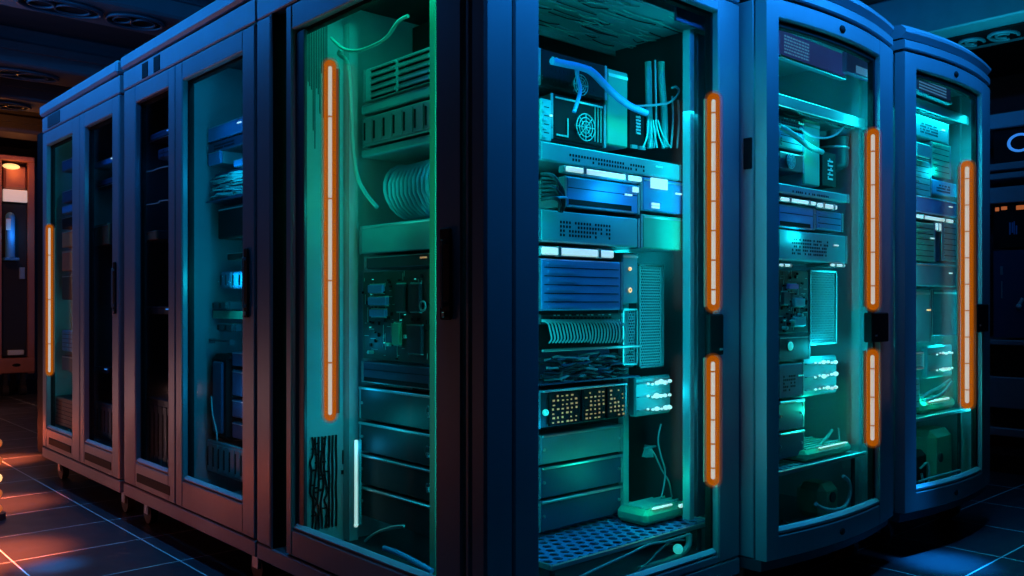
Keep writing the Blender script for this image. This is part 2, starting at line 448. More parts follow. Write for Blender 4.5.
def tube_lamp(face, px, py0, py1, d, width, label, ncl=5):
    """vertical lit tube in orange shells that stand in for its halo, standing on a door front; length measured on the plane d"""
    x, y = (R(px, d), d) if face == 'R' else (d, L(px, d))
    z0, z1 = Z(py1, x, y), Z(py0, x, y); h = z1 - z0
    t = thing('light_tube', label, 'lamp', (x, y, z0), 0 if face == 'R' else -PI / 2, 'orange light tubes')
    def capsule(hw, e, y0, y1):
        pl = []
        for i in range(9): a = PI * i / 8; pl.append((hw * math.cos(a), h - hw + e + hw * math.sin(a)))
        for i in range(9): a = PI + PI * i / 8; pl.append((hw * math.cos(a), hw - e + hw * math.sin(a)))
        return MB().prism(pl, y0, y1)
    def shell(r, e):
        pf = [(max(1e-4, r * math.sin(PI / 2 * k / 5)), r - e - r * math.cos(PI / 2 * k / 5)) for k in range(6)]
        pf += [(max(1e-4, r * math.cos(PI / 2 * k / 5)), h - r + e + r * math.sin(PI / 2 * k / 5)) for k in range(6)]
        n = 20; vs = []; fs = []
        for rr, z in pf: vs += [(rr * math.cos(2 * PI * i / n), -cy + rr * math.sin(2 * PI * i / n), z) for i in range(n)]
        for k in range(len(pf) - 1):
            for i in range(n): fs.append((k * n + i, k * n + (i + 1) % n, (k + 1) * n + (i + 1) % n, (k + 1) * n + i))
        return MB().add(vs, fs, 0, True)
    hw = width / 2; cy = hw + .003
    P('orange_halo', shell(hw * .68, 0), 'orange', t)  # this and the outer shells imitate the soft glow round the tube
    P('halo_shell', shell(hw * .84, .004), 'halo', t)
    P('halo_shell', shell(hw, .008), 'halo', t)
    P('back_channel', MB().box(-.008, .008, -cy + hw * .9, -.0005, h * .02, h * .98), 'seam', t)
    e = hw * .9
    P('tube', MB().cyl((0, -cy, e), (0, -cy, h - e), hw * .23, 12).ball((0, -cy, e), hw * .23, 12).ball((0, -cy, h - e), hw * .23, 12), 'core', t)
    for i in range(ncl):
        z = h * (i + .7) / (ncl + .4)
        P('mounting_clip', MB().cyl((0, -cy, z), (0, -cy, z + .005), hw * .25, 10), 'seam', t)
    return t
# ================================================================== THE SETTING
def floor_mat():
    m = bpy.data.materials.new('floor_tiles'); m.use_nodes = True
    nt = m.node_tree; n = nt.nodes; b = n['Principled BSDF']
    tc = n.new('ShaderNodeTexCoord'); mp = n.new('ShaderNodeMapping'); mp.inputs['Location'].default_value = (0.05, -0.07, 0)
    br = n.new('ShaderNodeTexBrick'); br.offset = 0; br.squash = 1
    br.inputs['Color1'].default_value = (.026, .032, .042, 1); br.inputs['Color2'].default_value = (.038, .045, .058, 1)
    br.inputs['Mortar'].default_value = (.62, .74, .80, 1)
    br.inputs['Scale'].default_value = 1; br.inputs['Mortar Size'].default_value = .0035; br.inputs['Mortar Smooth'].default_value = 0.3
    br.inputs['Brick Width'].default_value = .478; br.inputs['Row Height'].default_value = .42
    nt.links.new(tc.outputs['Object'], mp.inputs['Vector']); nt.links.new(mp.outputs['Vector'], br.inputs['Vector'])
    nt.links.new(br.outputs['Color'], b.inputs['Base Color'])
    no = n.new('ShaderNodeTexNoise'); no.inputs['Scale'].default_value = 5; no.inputs['Detail'].default_value = 6
    mr = n.new('ShaderNodeMapRange'); mr.inputs['To Min'].default_value = .22; mr.inputs['To Max'].default_value = .5
    nt.links.new(tc.outputs['Object'], no.inputs['Vector']); nt.links.new(no.outputs['Fac'], mr.inputs['Value'])
    nt.links.new(mr.outputs['Result'], b.inputs['Roughness'])
    return m
M['floor'] = floor_mat()
M['wall'] = mat('wall_paint', (.05, .05, .06), .8)
M['ceil'] = mat('ceiling_paint', (.014, .016, .02), .8)
M['beam'] = mat('beam_paint', (.07, .062, .066), .6)

X0, X1, Y0, Y1, ZC = -4.2, 7.0, -4.2, 11.0, 2.98
struct('floor', MB().box(X0, X1, Y0, Y1, -.1, 0), 'floor')
struct('ceiling', MB().box(X0, X1, Y0, Y1, ZC, ZC + .1), 'ceil')
struct('wall_left', MB().box(X0 - .1, X0, Y0, Y1, 0, ZC), 'wall')
struct('wall_right', MB().box(X1, X1 + .1, Y0, Y1, 0, ZC), 'wall')
struct('wall_back', MB().box(X0, X1, Y1, Y1 + .1, 0, ZC), 'wall')
struct('wall_front', MB().box(X0, X1, Y0 - .1, Y0, 0, ZC), 'wall')

# broad flat beams over the left aisle, an oval vent let into each
beams = ((3.65, .45), (5.45, .46), (6.64, .48), (8.25, .4), (1.9, .4))
for i, (y, w) in enumerate(beams):
    b = MB().box(X0, 1.9, y, y + w, 2.70, ZC, 0, .015)
    b.box(X0, 1.9, y - .03, y, 2.80, 2.86).box(X0, 1.9, y + w, y + w + .03, 2.80, 2.86)
    struct('beam_%d' % (i + 1), b, 'beam')
vents = ((.09, 3.70, 'oval ceiling vent under the nearest beam on the upper left', .22), (.50, 3.68, 'small oval ceiling vent by the blue cabinet top, under the nearest beam', .16),
         (.31, 5.50, 'oval ceiling vent under the second beam from the front', .24), (.49, 6.72, 'oval ceiling vent under the orange-lit third beam', .16))
for x, y, lab, rx in vents:
    t = thing('ceiling_vent', lab, 'vent', (x, y + .17, 2.70), 0, 'oval ceiling vents')
    ry = .13
    P('vent_rim', MB().tube([(rx * math.cos(a * PI / 12), ry * math.sin(a * PI / 12), -.014) for a in range(25)], .012, 6, 0, 2), 'dark', t)
    d = MB()
    d.add([(rx * .95 * math.cos(a * PI / 12), ry * .95 * math.sin(a * PI / 12), -.006) for a in range(24)], [tuple(range(24))])
    P('vent_recess', d, 'black', t)
    P('vent_ring', MB().tube([(rx * .3 + rx * .42 * math.cos(a * PI / 8), ry * .62 * math.sin(a * PI / 8), -.014) for a in range(17)], .008, 6, 0, 2)
      .tube([(-rx * .45 + rx * .3 * math.cos(a * PI / 8), ry * .5 * math.sin(a * PI / 8), -.014) for a in range(17)], .008, 6, 0, 2), 'dark', t)
# flat panel with a grille that runs over the right aisle
b = MB().box(4.32, 4.92, -2.6, 5.0, 2.70, ZC, 0, .01)
struct('beam_6', b, 'teal')
t = thing('ceiling_grille', 'dark scrolled grille in the teal ceiling panel, upper right corner', 'vent', (4.66, .42, 2.70), 0)
P('grille_plate', MB().box(-.15, .15, -.42, .30, -.012, -.002, 0, .004), 'black', t)
g = MB()
for k, (yy, r) in enumerate(((.19, .085), (.0, .10), (-.22, .09))):
    g.tube([(r * math.cos(a * PI / 8) * 1.0, yy + r * .8 * math.sin(a * PI / 8), -.02) for a in range(14)], .012, 6, 0, 3)
    g.tube([(r * .5 * math.cos(a * PI / 8), yy + r * .4 * math.sin(a * PI / 8), -.02) for a in range(12)], .010, 6, 0, 3)
P('grille_scroll', g, 'teal', t)
t = thing('ceiling_bracket', 'small dark bracket under the teal ceiling panel above the rightmost cabinet', 'bracket', (4.47, .98, 2.70), 0)
P('bracket_plate', MB().box(-.09, .09, -.06, .06, -.03, -.001, 0, .008), 'black', t)
for x in (-.05, .05): P('bracket_bolt', MB().cyl((x, 0, -.04), (x, 0, -.03), .012, 10), 'steel', t)

# ================================================================== CABINETS
def caster(t, x, y, r=.045, top=.117):
    w = MB().cyl((x - .016, y, r), (x + .016, y, r), r, 18)
    k = P('caster', w, 'rubber', t)
    f = MB().box(x - .024, x - .018, y - .022, y + .022, r, top).box(x + .018, x + .024, y - .022, y + .022, r, top).box(x - .03, x + .03, y - .03, y + .03, top - .008, top - .001)
    P('caster_fork', f, 'steel', k)

def pull_handle(door, face, a, d, z0, z1, w=.018):
    b = MB().fb(face, a - w, a + w, d - .008, d - .0005, z0 - .03, z1 + .03, 0, .003)
    b.fb(face, a - .004, a + .002, d - .020, d - .014, z0, z1, 1, .002)
    for z in (z0 + .004, z1 - .012): b.fb(face, a - .005, a + .005, d - .016, d - .006, z, z + .010, 1)
    b.fb(face, a - .006, a + .006, d - .014, d - .008, z0 - .024, z0 - .010, 1, .002)
    P('handle', b, ['black', 'steel'], door, 'black handle plate with a steel bar')

def door(t, face, a0, a1, z0, z1, wa0, wa1, wz0, wz1, d0=0.0, th=.045, gd=.030, slot=None, gasket=.010):
    b = MB()
    e = .0008
    b.fb(face, a0, wa0, d0, d0 + th, z0, z1, 0, .005).fb(face, wa1, a1, d0, d0 + th, z0, z1, 0, .005)
    b.fb(face, wa0 - e, wa1 + e, d0 + .001, d0 + th, wz1, z1, 0, .004).fb(face, wa0 - e, wa1 + e, d0 + .001, d0 + th, z0, wz0, 0, .004)
    o = P('door', b, 'frame', t)
    g = MB(); k = gasket
    g.fb(face, wa0, wa0 + k, d0 + gd - .006, d0 + th, wz0, wz1).fb(face, wa1 - k, wa1, d0 + gd - .006, d0 + th, wz0, wz1)
    g.fb(face, wa0 + k, wa1 - k, d0 + gd - .006, d0 + th, wz1 - k, wz1).fb(face, wa0 + k, wa1 - k, d0 + gd - .006, d0 + th, wz0, wz0 + k * .5)
    P('gasket', g, 'black', o)
    P('glass_pane', MB().fb(face, wa0 + k * .5, wa1 - k * .5, d0 + gd, d0 + gd + .005, wz0 + k * .3, wz1 - k * .5), 'glass', o)
    P('sill', MB().fb(face, wa0 + .001, wa1 - .001, d0 + .003, d0 + gd - .002, wz0 - .002, wz0 + .020, 0, .016), 'sill', o)
    if slot:
        P('vent_slot', MB().fb(face, slot[0], slot[1], d0 - .002, d0 + .004, slot[2], slot[3], 0, .001), 'black', o)
    for z in (z0 + .15, z1 - .15):
        y, x = (a1 + .0, d0 + .02) if face == 'L' else (d0 + .02, a0)
        P('hinge', MB().cyl((x, y, z - .03), (x, y, z + .03), .006, 8), 'dark', o)
    return o

# ---- corner cabinet
t = corner = thing('server_cabinet', 'large dark blue corner cabinet with a green-lit side window and a glass front door', 'cabinet', (0, 0, 0), 0, 'server cabinets')
WX, WY = 1.078, 1.205
P('top_cap', MB().box(-.015, WX, -.015, WY, 2.045, 2.105, 0, .010), 'frame', t)
P('header', MB().box(.0, .04, .0, WY, 1.955, 2.038, 0, .004).box(.041, WX, .0, .04, 1.955, 2.038, 0, .004), 'frame', t)
P('plinth', MB().box(.0, .05, .0, WY, .117, .172, 0, .004).box(.051, WX, .0, .05, .117, .172, 0, .004).box(.06, WX, .06, WY, .15, .172), 'frame', t)
P('corner_post', MB().box(.0, .092, .0, .056, .174, 1.953, 0, .007), 'frame', t)
P('corner_trim', MB().box(.004, .05, .0575, .0905, .174, 1.953, 0, .012), 'frame', t)
P('door_post', MB().box(.0, .05, 1.105, WY, .174, 1.953, 0, .005).cyl((.004, 1.1, .174), (.004, 1.1, 1.953), .005, 10), 'frame', t)
P('post_shade', MB().box(.004, .05, 1.092, 1.0945, .174, 1.953), 'black', t)  # black sheet put in for the shade beside the post
P('recess_panel', MB().box(.10, .112, 1.0, 1.105, .174, 1.953), 'black', t)
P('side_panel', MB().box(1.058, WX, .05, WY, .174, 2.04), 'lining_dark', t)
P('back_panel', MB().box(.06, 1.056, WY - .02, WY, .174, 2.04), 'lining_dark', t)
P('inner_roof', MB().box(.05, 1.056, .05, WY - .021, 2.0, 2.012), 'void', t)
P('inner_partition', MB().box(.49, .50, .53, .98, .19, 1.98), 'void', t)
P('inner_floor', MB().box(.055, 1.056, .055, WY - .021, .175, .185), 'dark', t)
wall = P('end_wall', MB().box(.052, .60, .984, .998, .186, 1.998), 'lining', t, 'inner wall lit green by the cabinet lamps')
# raised maze of ducts on the foot of the end wall
c = MB()
xa, xb = R(309, .984), R(337, .984)
za, zb = Z(528, (xa + xb) / 2, .984), Z(436, (xa + xb) / 2, .984)
n = 8
rnd = random.Random(3)
for i in range(n):
    x = xa + (xb - xa) * (i + .5) / n
    pts = [(x, .978, za)]
    z = za
    while z < zb - .05:
        z += .02 + .05 * rnd.random(); pts.append((x + (xb - xa) / n * .42 * rnd.choice((-1, 0, 1)) * (1 if i < 5 else .2), .978, min(z, zb)))
    pts.append((x, .978, zb))
    c.tube(pts, .0035, 6, 0, 3)
    if i < 5:
        for k in range(5):
            z = za + (zb - za) * rnd.random(); c.box(x, x + (xb - xa) / n, .976, .982, z, z + .005)
P('duct_maze', c, 'black', wall)
for bx_ in (MB().box(R(342, .984), R(348, .984), .980, .983, Z(466, .15, .984), Z(452, .15, .984)), MB().box(R(341, .984), R(348, .984), .980, .983, Z(476, .15, .984), Z(472, .15, .984)),
  MB().box(R(344, .984), R(349, .984), .980, .983, Z(384, .15, .984), Z(366, .15, .984))): P('wall_slot', bx_, 'black', wall)
rl = MB()
for k in range(14): rl.box(R(304 + k * 1.7, .984), R(304 + k * 1.7, .984) + .003, .981, .983, Z(rnd.uniform(60, 150), .1, .984), 1.96)
P('wall_rib', rl, 'lining_dark', wall)
P('mounting_rail', MB().box(.205, .218, .955, .982, .19, 1.93, 0, .002).box(.205, .24, .945, .9535, .19, 1.93), 'lining', t)
P('mounting_rail', MB().box(.14, .158, L(435.5, .14), L(429.2, .14), .19, 1.97, 0, .002), 'green', t)  # painted green for the green light it catches
P('mounting_rail', MB().box(R(622.5, .31), R(628, .31), .305, .33, .30, 1.0, 0, .002), 'teal', t)
P('mounting_rail', MB().box(R(690, .08), R(694.5, .08), .08, .11, .30, 1.86, 0, .002), 'frame', t)
P('inner_post', MB().box(R(695, .10), 1.055, .09, .12, .30, 1.86, 0, .003), 'frame_dark', t)
dl = door(t, 'L', .0925, .998, .178, 1.950, L(435, .0) , L(291.5, .0), .262, 1.868, slot=None, gasket=.012)
P('inner_stile', MB().box(.014, .026, L(304, .014), L(292, .014) - .002, .27, 1.86, 0, .002), 'frame_dark', dl)
pull_handle(dl, 'L', L(447, 0), 0, Z(308, 0, .15), Z(240, 0, .15), .022)
dr = door(t, 'R', .094, 1.076, .174, 1.950, R(540, 0), R(719, 0), .20, 1.905, slot=None)
lt = MB().box(R(708.5, -.01), R(723, -.01), -.014, -.001, Z(355, .95, 0), Z(314, .95, 0), 0, .004).box(R(716, 0), R(718.5, 0), -.017, -.014, Z(350, .95, 0), Z(348, .95, 0), 1)
P('latch', lt, ['black', 'steel'], dr, 'black box latch')
P('head_board', MB().box(R(676, .06), 1.05, .058, .066, 1.86, 1.985), 'navy', t)
for x, y in ((.12, .14), (.95, .14), (.12, 1.08), (.95, 1.08)): caster(t, x, y)

# ---- the two double-door cabinets of the left row
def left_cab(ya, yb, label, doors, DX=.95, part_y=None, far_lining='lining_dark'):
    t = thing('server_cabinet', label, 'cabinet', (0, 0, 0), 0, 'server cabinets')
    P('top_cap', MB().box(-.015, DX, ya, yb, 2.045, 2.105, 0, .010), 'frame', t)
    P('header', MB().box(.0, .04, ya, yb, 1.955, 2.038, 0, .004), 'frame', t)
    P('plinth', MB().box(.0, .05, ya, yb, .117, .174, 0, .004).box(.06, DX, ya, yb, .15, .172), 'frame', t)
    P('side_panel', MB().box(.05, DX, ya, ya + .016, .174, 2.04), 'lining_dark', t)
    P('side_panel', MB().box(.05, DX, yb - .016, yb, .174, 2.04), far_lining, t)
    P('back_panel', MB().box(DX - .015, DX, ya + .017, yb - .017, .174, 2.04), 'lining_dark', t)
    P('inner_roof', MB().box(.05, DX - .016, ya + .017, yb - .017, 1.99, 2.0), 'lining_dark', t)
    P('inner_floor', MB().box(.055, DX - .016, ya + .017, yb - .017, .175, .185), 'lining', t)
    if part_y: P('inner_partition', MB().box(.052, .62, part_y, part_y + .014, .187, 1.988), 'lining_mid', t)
    for (a0, a1, wpx0, wpx1, sl, hd) in doors:
        w1, w0 = L(wpx0, 0), L(wpx1, 0)
        s = (L(sl[1], 0), L(sl[0], 0), .205, .242) if sl else None
        o = door(t, 'L', a0, a1, .178, 1.950, w0, w1, .285, 1.875, slot=s)
        if hd: pull_handle(o, 'L', L(hd, 0), 0, .97, 1.15, .016)
    for x, y in ((.08, ya + .12), (.08, yb - .12), (DX - .1, ya + .12), (DX - .1, yb - .12)): caster(t, x, y)
    return t
near = left_cab(1.215, 2.535, 'dark blue double-door cabinet beside the corner cabinet, wide blue-lit window', (
    (1.222, L(175.5, 0), 182, 242, None, 247.5), (L(174.8, 0), 2.528, 135, 168, (137, 170), None)), part_y=1.962)
for a, b in ((142.5, 148), (154, 160)): P('header_mark', MB().box(-.003, .002, L(b, 0), L(a, 0), 1.962, 2.026, 0, .001), 'black', near)
far = left_cab(2.592, 3.885, 'farthest double-door cabinet of the left row, orange tube in its first window', (
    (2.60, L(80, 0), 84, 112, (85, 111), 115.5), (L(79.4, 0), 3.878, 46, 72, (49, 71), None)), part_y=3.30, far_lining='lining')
P('label_plate', MB().box(-.003, .002, L(60, 0), L(48, 0), 1.965, 2.03, 0, .001), 'dark', far)
P('end_post', MB().box(.01, .10, 3.89, 4.03, .13, 1.97, 0, .004), 'black', far)

# ---- bow-fronted cabinets of the right row
def bow_cab(xa, xb, yf, label, wpx, top, latch, hinge_px, B=.045, DY=1.05):
    xc, hw = (xa + xb) / 2, (xb - xa) / 2
    bow = lambda x: B * ((x - xc) / hw) ** 2
    t = thing('server_cabinet', label, 'cabinet', (0, 0, 0), 0, 'server cabinets')
    cap = MB().sbox(xa, xb, yf - .004, yf + .12, top - .052, top, bow, b=.02)
    cap.box(xa, xb, yf + .12 + B * .2, DY, top - .052, top)
    P('top_cap', cap, 'frame', t)
    P('seam_strip', MB().sbox(xa + .004, xb - .004, yf + .010, yf + .11, top - .06, top - .052, bow), 'black', t)
    P('header', MB().sbox(xa, xb, yf, yf + .10, top - .095, top - .06, bow), 'frame', t)
    P('seam_strip', MB().sbox(xa + .004, xb - .004, yf + .012, yf + .10, top - .106, top - .095, bow), 'black', t)
    ys = yf + B + .012
    P('side_panel', MB().box(xa, xa + .018, ys + .036, DY, .172, top - .107, 0, .003), 'frame', t)
    P('side_panel', MB().box(xb - .018, xb, ys + .036, DY, .172, top - .107, 0, .003), 'frame', t)
    for x0, x1 in ((xa + .0185, xa + .0200), (xb - .0200, xb - .0185)): P('side_liner', MB().box(x0, x1, ys + .037, DY - .017, .186, top - .126), 'lining', t)
    P('back_panel', MB().box(xa + .019, xb - .019, DY - .016, DY, .172, top - .107), 'lining', t)
    P('inner_roof', MB().box(xa + .019, xb - .019, ys + .04, DY - .017, top - .125, top - .11), 'lining', t)
    P('inner_floor', MB().box(xa + .019, xb - .019, ys + .04, DY - .017, .172, .185), 'dark', t)
    P('base', MB().sbox(xa, xb, yf + .02, yf + .12, .135, .170, bow), 'frame_dark', t)
    z0, z1, wz0, wz1 = .172, top - .107, .248, top - .168
    w0, w1 = R(wpx[0], yf + bow(R(wpx[0], yf))), R(wpx[1], yf + bow(R(wpx[1], yf)))
    d = MB()
    d.sbox(xa, w0, yf, yf + .04, z0, z1, bow, 3).sbox(w1, xb, yf, yf + .04, z0, z1, bow, 3)
    d.sbox(w0 - .001, w1 + .001, yf + .001, yf + .04, wz1, z1, bow, 14).sbox(w0 - .001, w1 + .001, yf + .001, yf + .04, z0, wz0, bow, 14)
    o = P('door', d, 'frame', t)
    g = MB().sbox(w0, w0 + .008, yf + .02, yf + .04, wz0, wz1, bow, 2).sbox(w1 - .02, w1, yf + .02, yf + .04, wz0, wz1, bow, 2)
    g.sbox(w0 + .008, w1 - .02, yf + .02, yf + .04, wz1 - .022, wz1, bow, 12)
    P('gasket', g, 'black', o)
    P('glass_pane', MB().sbox(w0 + .004, w1 - .01, yf + .026, yf + .031, wz0 + .001, wz1 - .01, bow, 14, b=.0005), 'glass', o)
    P('sill', MB().sbox(w0 + .001, w1 - .001, yf + .003, yf + .024, wz0 - .001, wz0 + .022, bow, 14, b=.019), 'sill', o)
    P('lock', MB().ball((R((wpx[0] * .36 + wpx[1] * .64), yf), yf - .001 + bow(R((wpx[0] * .36 + wpx[1] * .64), yf)), wz1 + .028), .018, 12, 0, (1, .35, .75)), 'black', o)
    P('lock', MB().ball((R((wpx[0] * .36 + wpx[1] * .64), yf), yf - .001 + bow(R((wpx[0] * .36 + wpx[1] * .64), yf)), z0 + .035), .016, 12, 0, (1, .35, .75)), 'black', o)
    la, lb, ly0, ly1 = latch
    x0, x1 = R(la, yf), R(lb, yf); xm = (x0 + x1) / 2
    x0, x1 = R(la, yf + bow(xm)), R(lb, yf + bow(xm)); xm = (x0 + x1) / 2; yl = yf + bow(xm)
    P('latch', MB().box(x0, x1, yl - .014, yl + .02, Z(ly1, xm, yl), Z(ly0, xm, yl), 0, .004).box(x0 + .02, x0 + .032, yl - .017, yl - .014, Z(ly1 - 6, xm, yl), Z(ly1 - 7.5, xm, yl), 1), ['black', 'steel'], o, 'black box latch')
    for z in hinge_px: P('hinge', MB().box(xa - .006, xa + .002, ys + .04, ys + .07, z - .05, z + .05, 0, .002), 'black', t)
    for x in (xa + .02, xb - .042): P('mounting_rail', MB().box(x, x + .022, yf + .16, yf + .19, .19, top - .13), 'lining', t)
    for x in (xa + .1, xb - .1):
        for y in (yf + .2, DY - .1): caster(t, x, y, .06, .134)
    return t, bow, w0, w1
YB, YD = -.135, -.150
mid, bow_m, mw0, mw1 = bow_cab(1.088, R(893, -.09), YB, 'bow-fronted blue cabinet in the middle of the right row', (774, 881), 2.068, (869.5, 886, 312.5, 342), (1.47,))
end, bow_e, ew0, ew1 = bow_cab(R(905, -.105), R(990, -.105), YD, 'bow-fronted blue cabinet at the right end of the row, by the open floor', (909, 983), 2.074, (975, 986, 304, 332), (1.42, 1.16))

# ---- lit tubes on the doors
tube_lamp('L', 338.5, 62, 420, .028, .052, 'longest orange light tube, in the green-lit window of the corner cabinet', 4)
tube_lamp('L', 55, 225, 375, -.001, .050, 'orange light tube on the farthest cabinet of the left row', 3)
tube_lamp('R', 705, 95, 311, -.001, .056, 'long orange light tube above the latch on the corner cabinet front door', 7)
tube_lamp('R', 704.5, 355, 484, -.001, .056, 'short orange light tube below the latch on the corner cabinet front door', 5)
ym = YB + bow_m(R(871, YB)) + .024
tube_lamp('R', 864, 130, 310, ym, .060, 'long orange light tube above the latch on the middle bow-fronted cabinet', 5)
tube_lamp('R', 863.5, 349, 445, ym, .060, 'short orange light tube below the latch on the middle bow-fronted cabinet', 3)
ye = YD + bow_e(R(966, YD)) + .024
tube_lamp('R', 957.5, 162, 408, ye, .070, 'single long orange light tube on the rightmost bow-fronted cabinet', 9)
# ================================================================== EQUIPMENT IN THE CORNER CABINET, SIDE WINDOW
LIM[:] = [-99, .94]
dA = .222
def A(p0, p1, a, b, d=dA): return (p0, p1, a, b, d)
IN = ' behind the green-lit side window'
server('L', A(365, 436, 56, 92), .22, 'finned teal heat sink unit, topmost' + IN, 'teal', 'louver', None, 'heat_sink_unit', cat='electronics')
server('L', A(361, 436, 94, 105), .22, 'thin teal shelf unit under the finned heat sink' + IN, 'teal', 'plain', None, 'shelf_unit', ear=False)
server('L', A(364, 436, 107, 139), .22, 'grey-green server box with a dark left end, above the cable coil', 'grey', 'bays', None)
server('L', A(361, 436, 141, 150), .22, 'thin teal shelf unit directly above the light blue cable coil', 'teal', 'plain', None, 'shelf_unit', ear=False)
server('L', A(361, 436, 221, 252), .22, 'plain teal drawer box that the cable coil rests on', 'teal', 'plain', None, 'drawer_box', cat='box')
server('L', A(366, 436, 254, 268), .22, 'slim black slot unit between the teal drawer box and the circuit board', 'dark', 'plain', 'amber_led', 'slot_unit')
# coil of cable
y0, y1 = L(378, dA), L(441, dA); yc = (y0 + y1) / 2
zt, zb = Z(153, dA, yc), Z(218, dA, yc); rr = (zt - zb) / 2 - .006
pts = []
N = 15
for i in range(N * 14 + 1):
    a = 2 * PI * i / 14; f = i / (N * 14)
    pts.append((dA + .11 + rr * .95 * math.sin(a), y0 - .02 + (y1 - y0) * f + .012 * math.cos(a), (zt + zb) / 2 + rr * math.cos(a) * (1 - .12 * (1 - f))))
mb = MB().tube(pts, .0075, 7, 0, 1)
for k in range(4):
    pts = [(dA + .11 + (rr - .006 * k) * .95 * math.sin(a * PI / 10), y0 - .012 + .006 * k + .02 * math.cos(a * PI / 10), (zt + zb) / 2 + (rr - .004 * k) * math.cos(a * PI / 10) * .93) for a in range(21)]
    mb.tube(pts, .0075, 7, 0, 1)
tag(P('cable_coil', mb, 'coil'), 'big coil of light blue cable behind the green-lit side window', 'cable')
board('L', A(362, 436, 270, 362), 'dark circuit board with pale blue memory blocks behind the side window', [
    (.12, .76, .20, .09, 'blue'), (.12, .62, .26, .09, 'blue'), (.14, .49, .22, .08, 'blue'), (.50, .55, .12, .3, 'dark'), (.68, .55, .14, .3, 'dark'), (.46, .18, .10, .24, 'green'), (.66, .1, .18, .3, 'dark')], nled=8)
tag(P('cable_ring', MB().torus((dA - .012, L(426, dA), Z(306, dA, .55)), (1, 0, 0), .014, .0035, 18, 6), 'copper'), 'small pale ring hanging in front of the dark circuit board', 'ring')
server('L', A(363, 436, 364, 387), .22, 'dark tray unit with a blue lip under the circuit board', 'navy', 'slot', None, 'tray_unit')
edges = (390, 427, 461, 495, 529)
names = ('topmost blank panel below the tray unit', 'second blank panel down', 'third blank panel down', 'lowest blank panel')
for i in range(4):
    blank('L', A(360.5, 436, edges[i] + .5, edges[i + 1] - 1), names[i] + IN, 'dark', 'blank panels behind the side window')
# small white lettering stuck on the panels
for i, (px, py) in enumerate(((428, 411), (427, 451), (427, 486))):
    t = thing('cable_tag', ('looped white cable tag on the topmost blank panel', 'looped white cable tag on the second blank panel', 'small white cable tag on the third blank panel')[i] + IN, 'tag', PL(px, py, dA - .016), -PI / 2, 'cable tags')
    r = .012 if i < 2 else .006
    P('tag_loop', MB().torus((0, 0, .0), (0, 1, 0), r, .0018, 14, 5, 0, .7, 1.2).torus((.012, 0, .004), (0, 1, 0), r * .7, .0018, 14, 5, 0, .7, 1.2), 'cablegrey', t)
    P('tag_stub', MB().box(-.004, .004, .001, .006, -.02, -.004), 'pale', t)
x, y, z = PL(357, 525, .19)
t = thing('light_bar', 'thin vertical white light bar at the foot of the green-lit end wall', 'lamp', (x, y, z), -PI / 2, 'bright light bars')
hh = Z(440, .19, y) - z
P('diffuser', MB().cyl((0, -.004, 0), (0, -.004, hh), .0055, 10).ball((0, -.004, 0), .0075, 10), 'white_led', t)
P('lamp_housing', MB().box(-.008, .008, .001, .012, 0, hh), 'lining', t)
cable('cable', [PL(*q, .13) for q in ((331, 38), (336, 43), (344, 49), (356, 51), (370, 47), (386, 38), (398, 22), (408, 16))], .0055, 'cabletel', 'teal cable arching across the top of the side window')
cable('cable', [PL(*q, .14) for q in ((341, 50), (339, 54), (346, 60), (349, 72), (351, 110), (353, 150), (358, 178), (367, 195), (377, 207))], .0065, 'cabletel', 'teal cable running down from the top of the side window to the coil')
cable('cable', [PL(*q, .10) for q in ((365, 541), (376, 533), (392, 527), (404, 526))], .004, 'cabletel', 'short teal cable on the cabinet floor below the blank panels')
cable('cable', [PL(*q, .12) for q in ((384, 548), (396, 552), (412, 560), (432, 571))], .008, 'cableblue', 'thick blue cable lying on the sill of the side window')
# ================================================================== EQUIPMENT IN THE CORNER CABINET, FRONT DOOR
LIM[:] = [-99, 1.04]
dB = .125; dC = .205; dD = .305
def B(p0, p1, a, b, d): return (p0, p1, a, b, d)
def ceiling_tray(label, x0, x1, y0, y1, z, seed):
    rnd = random.Random(seed)
    t = thing('wire_tray', label, 'tray', (x0, y0, z), 0)
    w, dd = x1 - x0, y1 - y0
    P('tray_plate', MB().box(0, w, 0, dd, .018, .026), 'teal', t)
    P('tray_rim', MB().box(0, w, -.008, 0, .0, .04, 0, .002).box(0, w, dd, dd + .008, .0, .03), 'steel', t)
    s = MB()
    for i in range(70):
        u, v = rnd.random() * .9, rnd.random() * .94; ln = .04 + .16 * rnd.random()
        s.tube([(w * u, dd * v, .012), (min(w, w * u + ln * .5), dd * v + .012 * (rnd.random() - .5), .008), (min(w, w * u + ln), min(dd, max(0, dd * (v + .06 * (rnd.random() - .5)))), .014)], .0022, 5, rnd.choice((0, 1, 2)), 2)
    o = P('loose_wires', s, ['cablegrey', 'cabletel', 'cableblack'], t, kind='stuff')
    return t
ceiling_tray('teal wire tray overhead, at the top of the corner cabinet front door', .33, 1.045, .076, .50, 1.885, 5)
OUT = ' in the corner cabinet, behind the front door'
server('R', B(541, 605, 56, 93, dC), .27, 'black network switch with pale print, topmost behind the corner cabinet front door', 'black', 'ports', 'teal_led', 'network_switch', cat='network switch')
t, w, h = server('R', B(553.5, 604, 98, 144, dC), .3, 'black fan unit with a round grille under the network switch', 'black', 'plain', None, 'fan_unit', cat='fan')
fan_on(t, w * .56, h * .36, min(w * .24, h * .3))
P('face_bracket', MB().box(w * .04, w * .25, -.004, -.002, h * .08, h * .12).box(w * .25, w * .27, -.004, -.002, h * .08, h * .5), 'copper', t)
vt = MB()
for k in range(3): vt.box(w * (.8 + .06 * k), w * (.81 + .06 * k), -.003, 0, h * .1, h * .9)
P('face_line', vt, 'copper', t)
t = thing('cooling_fan', 'small round fan hanging in front of the black network switch', 'fan', PR(581, 85, dC - .03), 0)
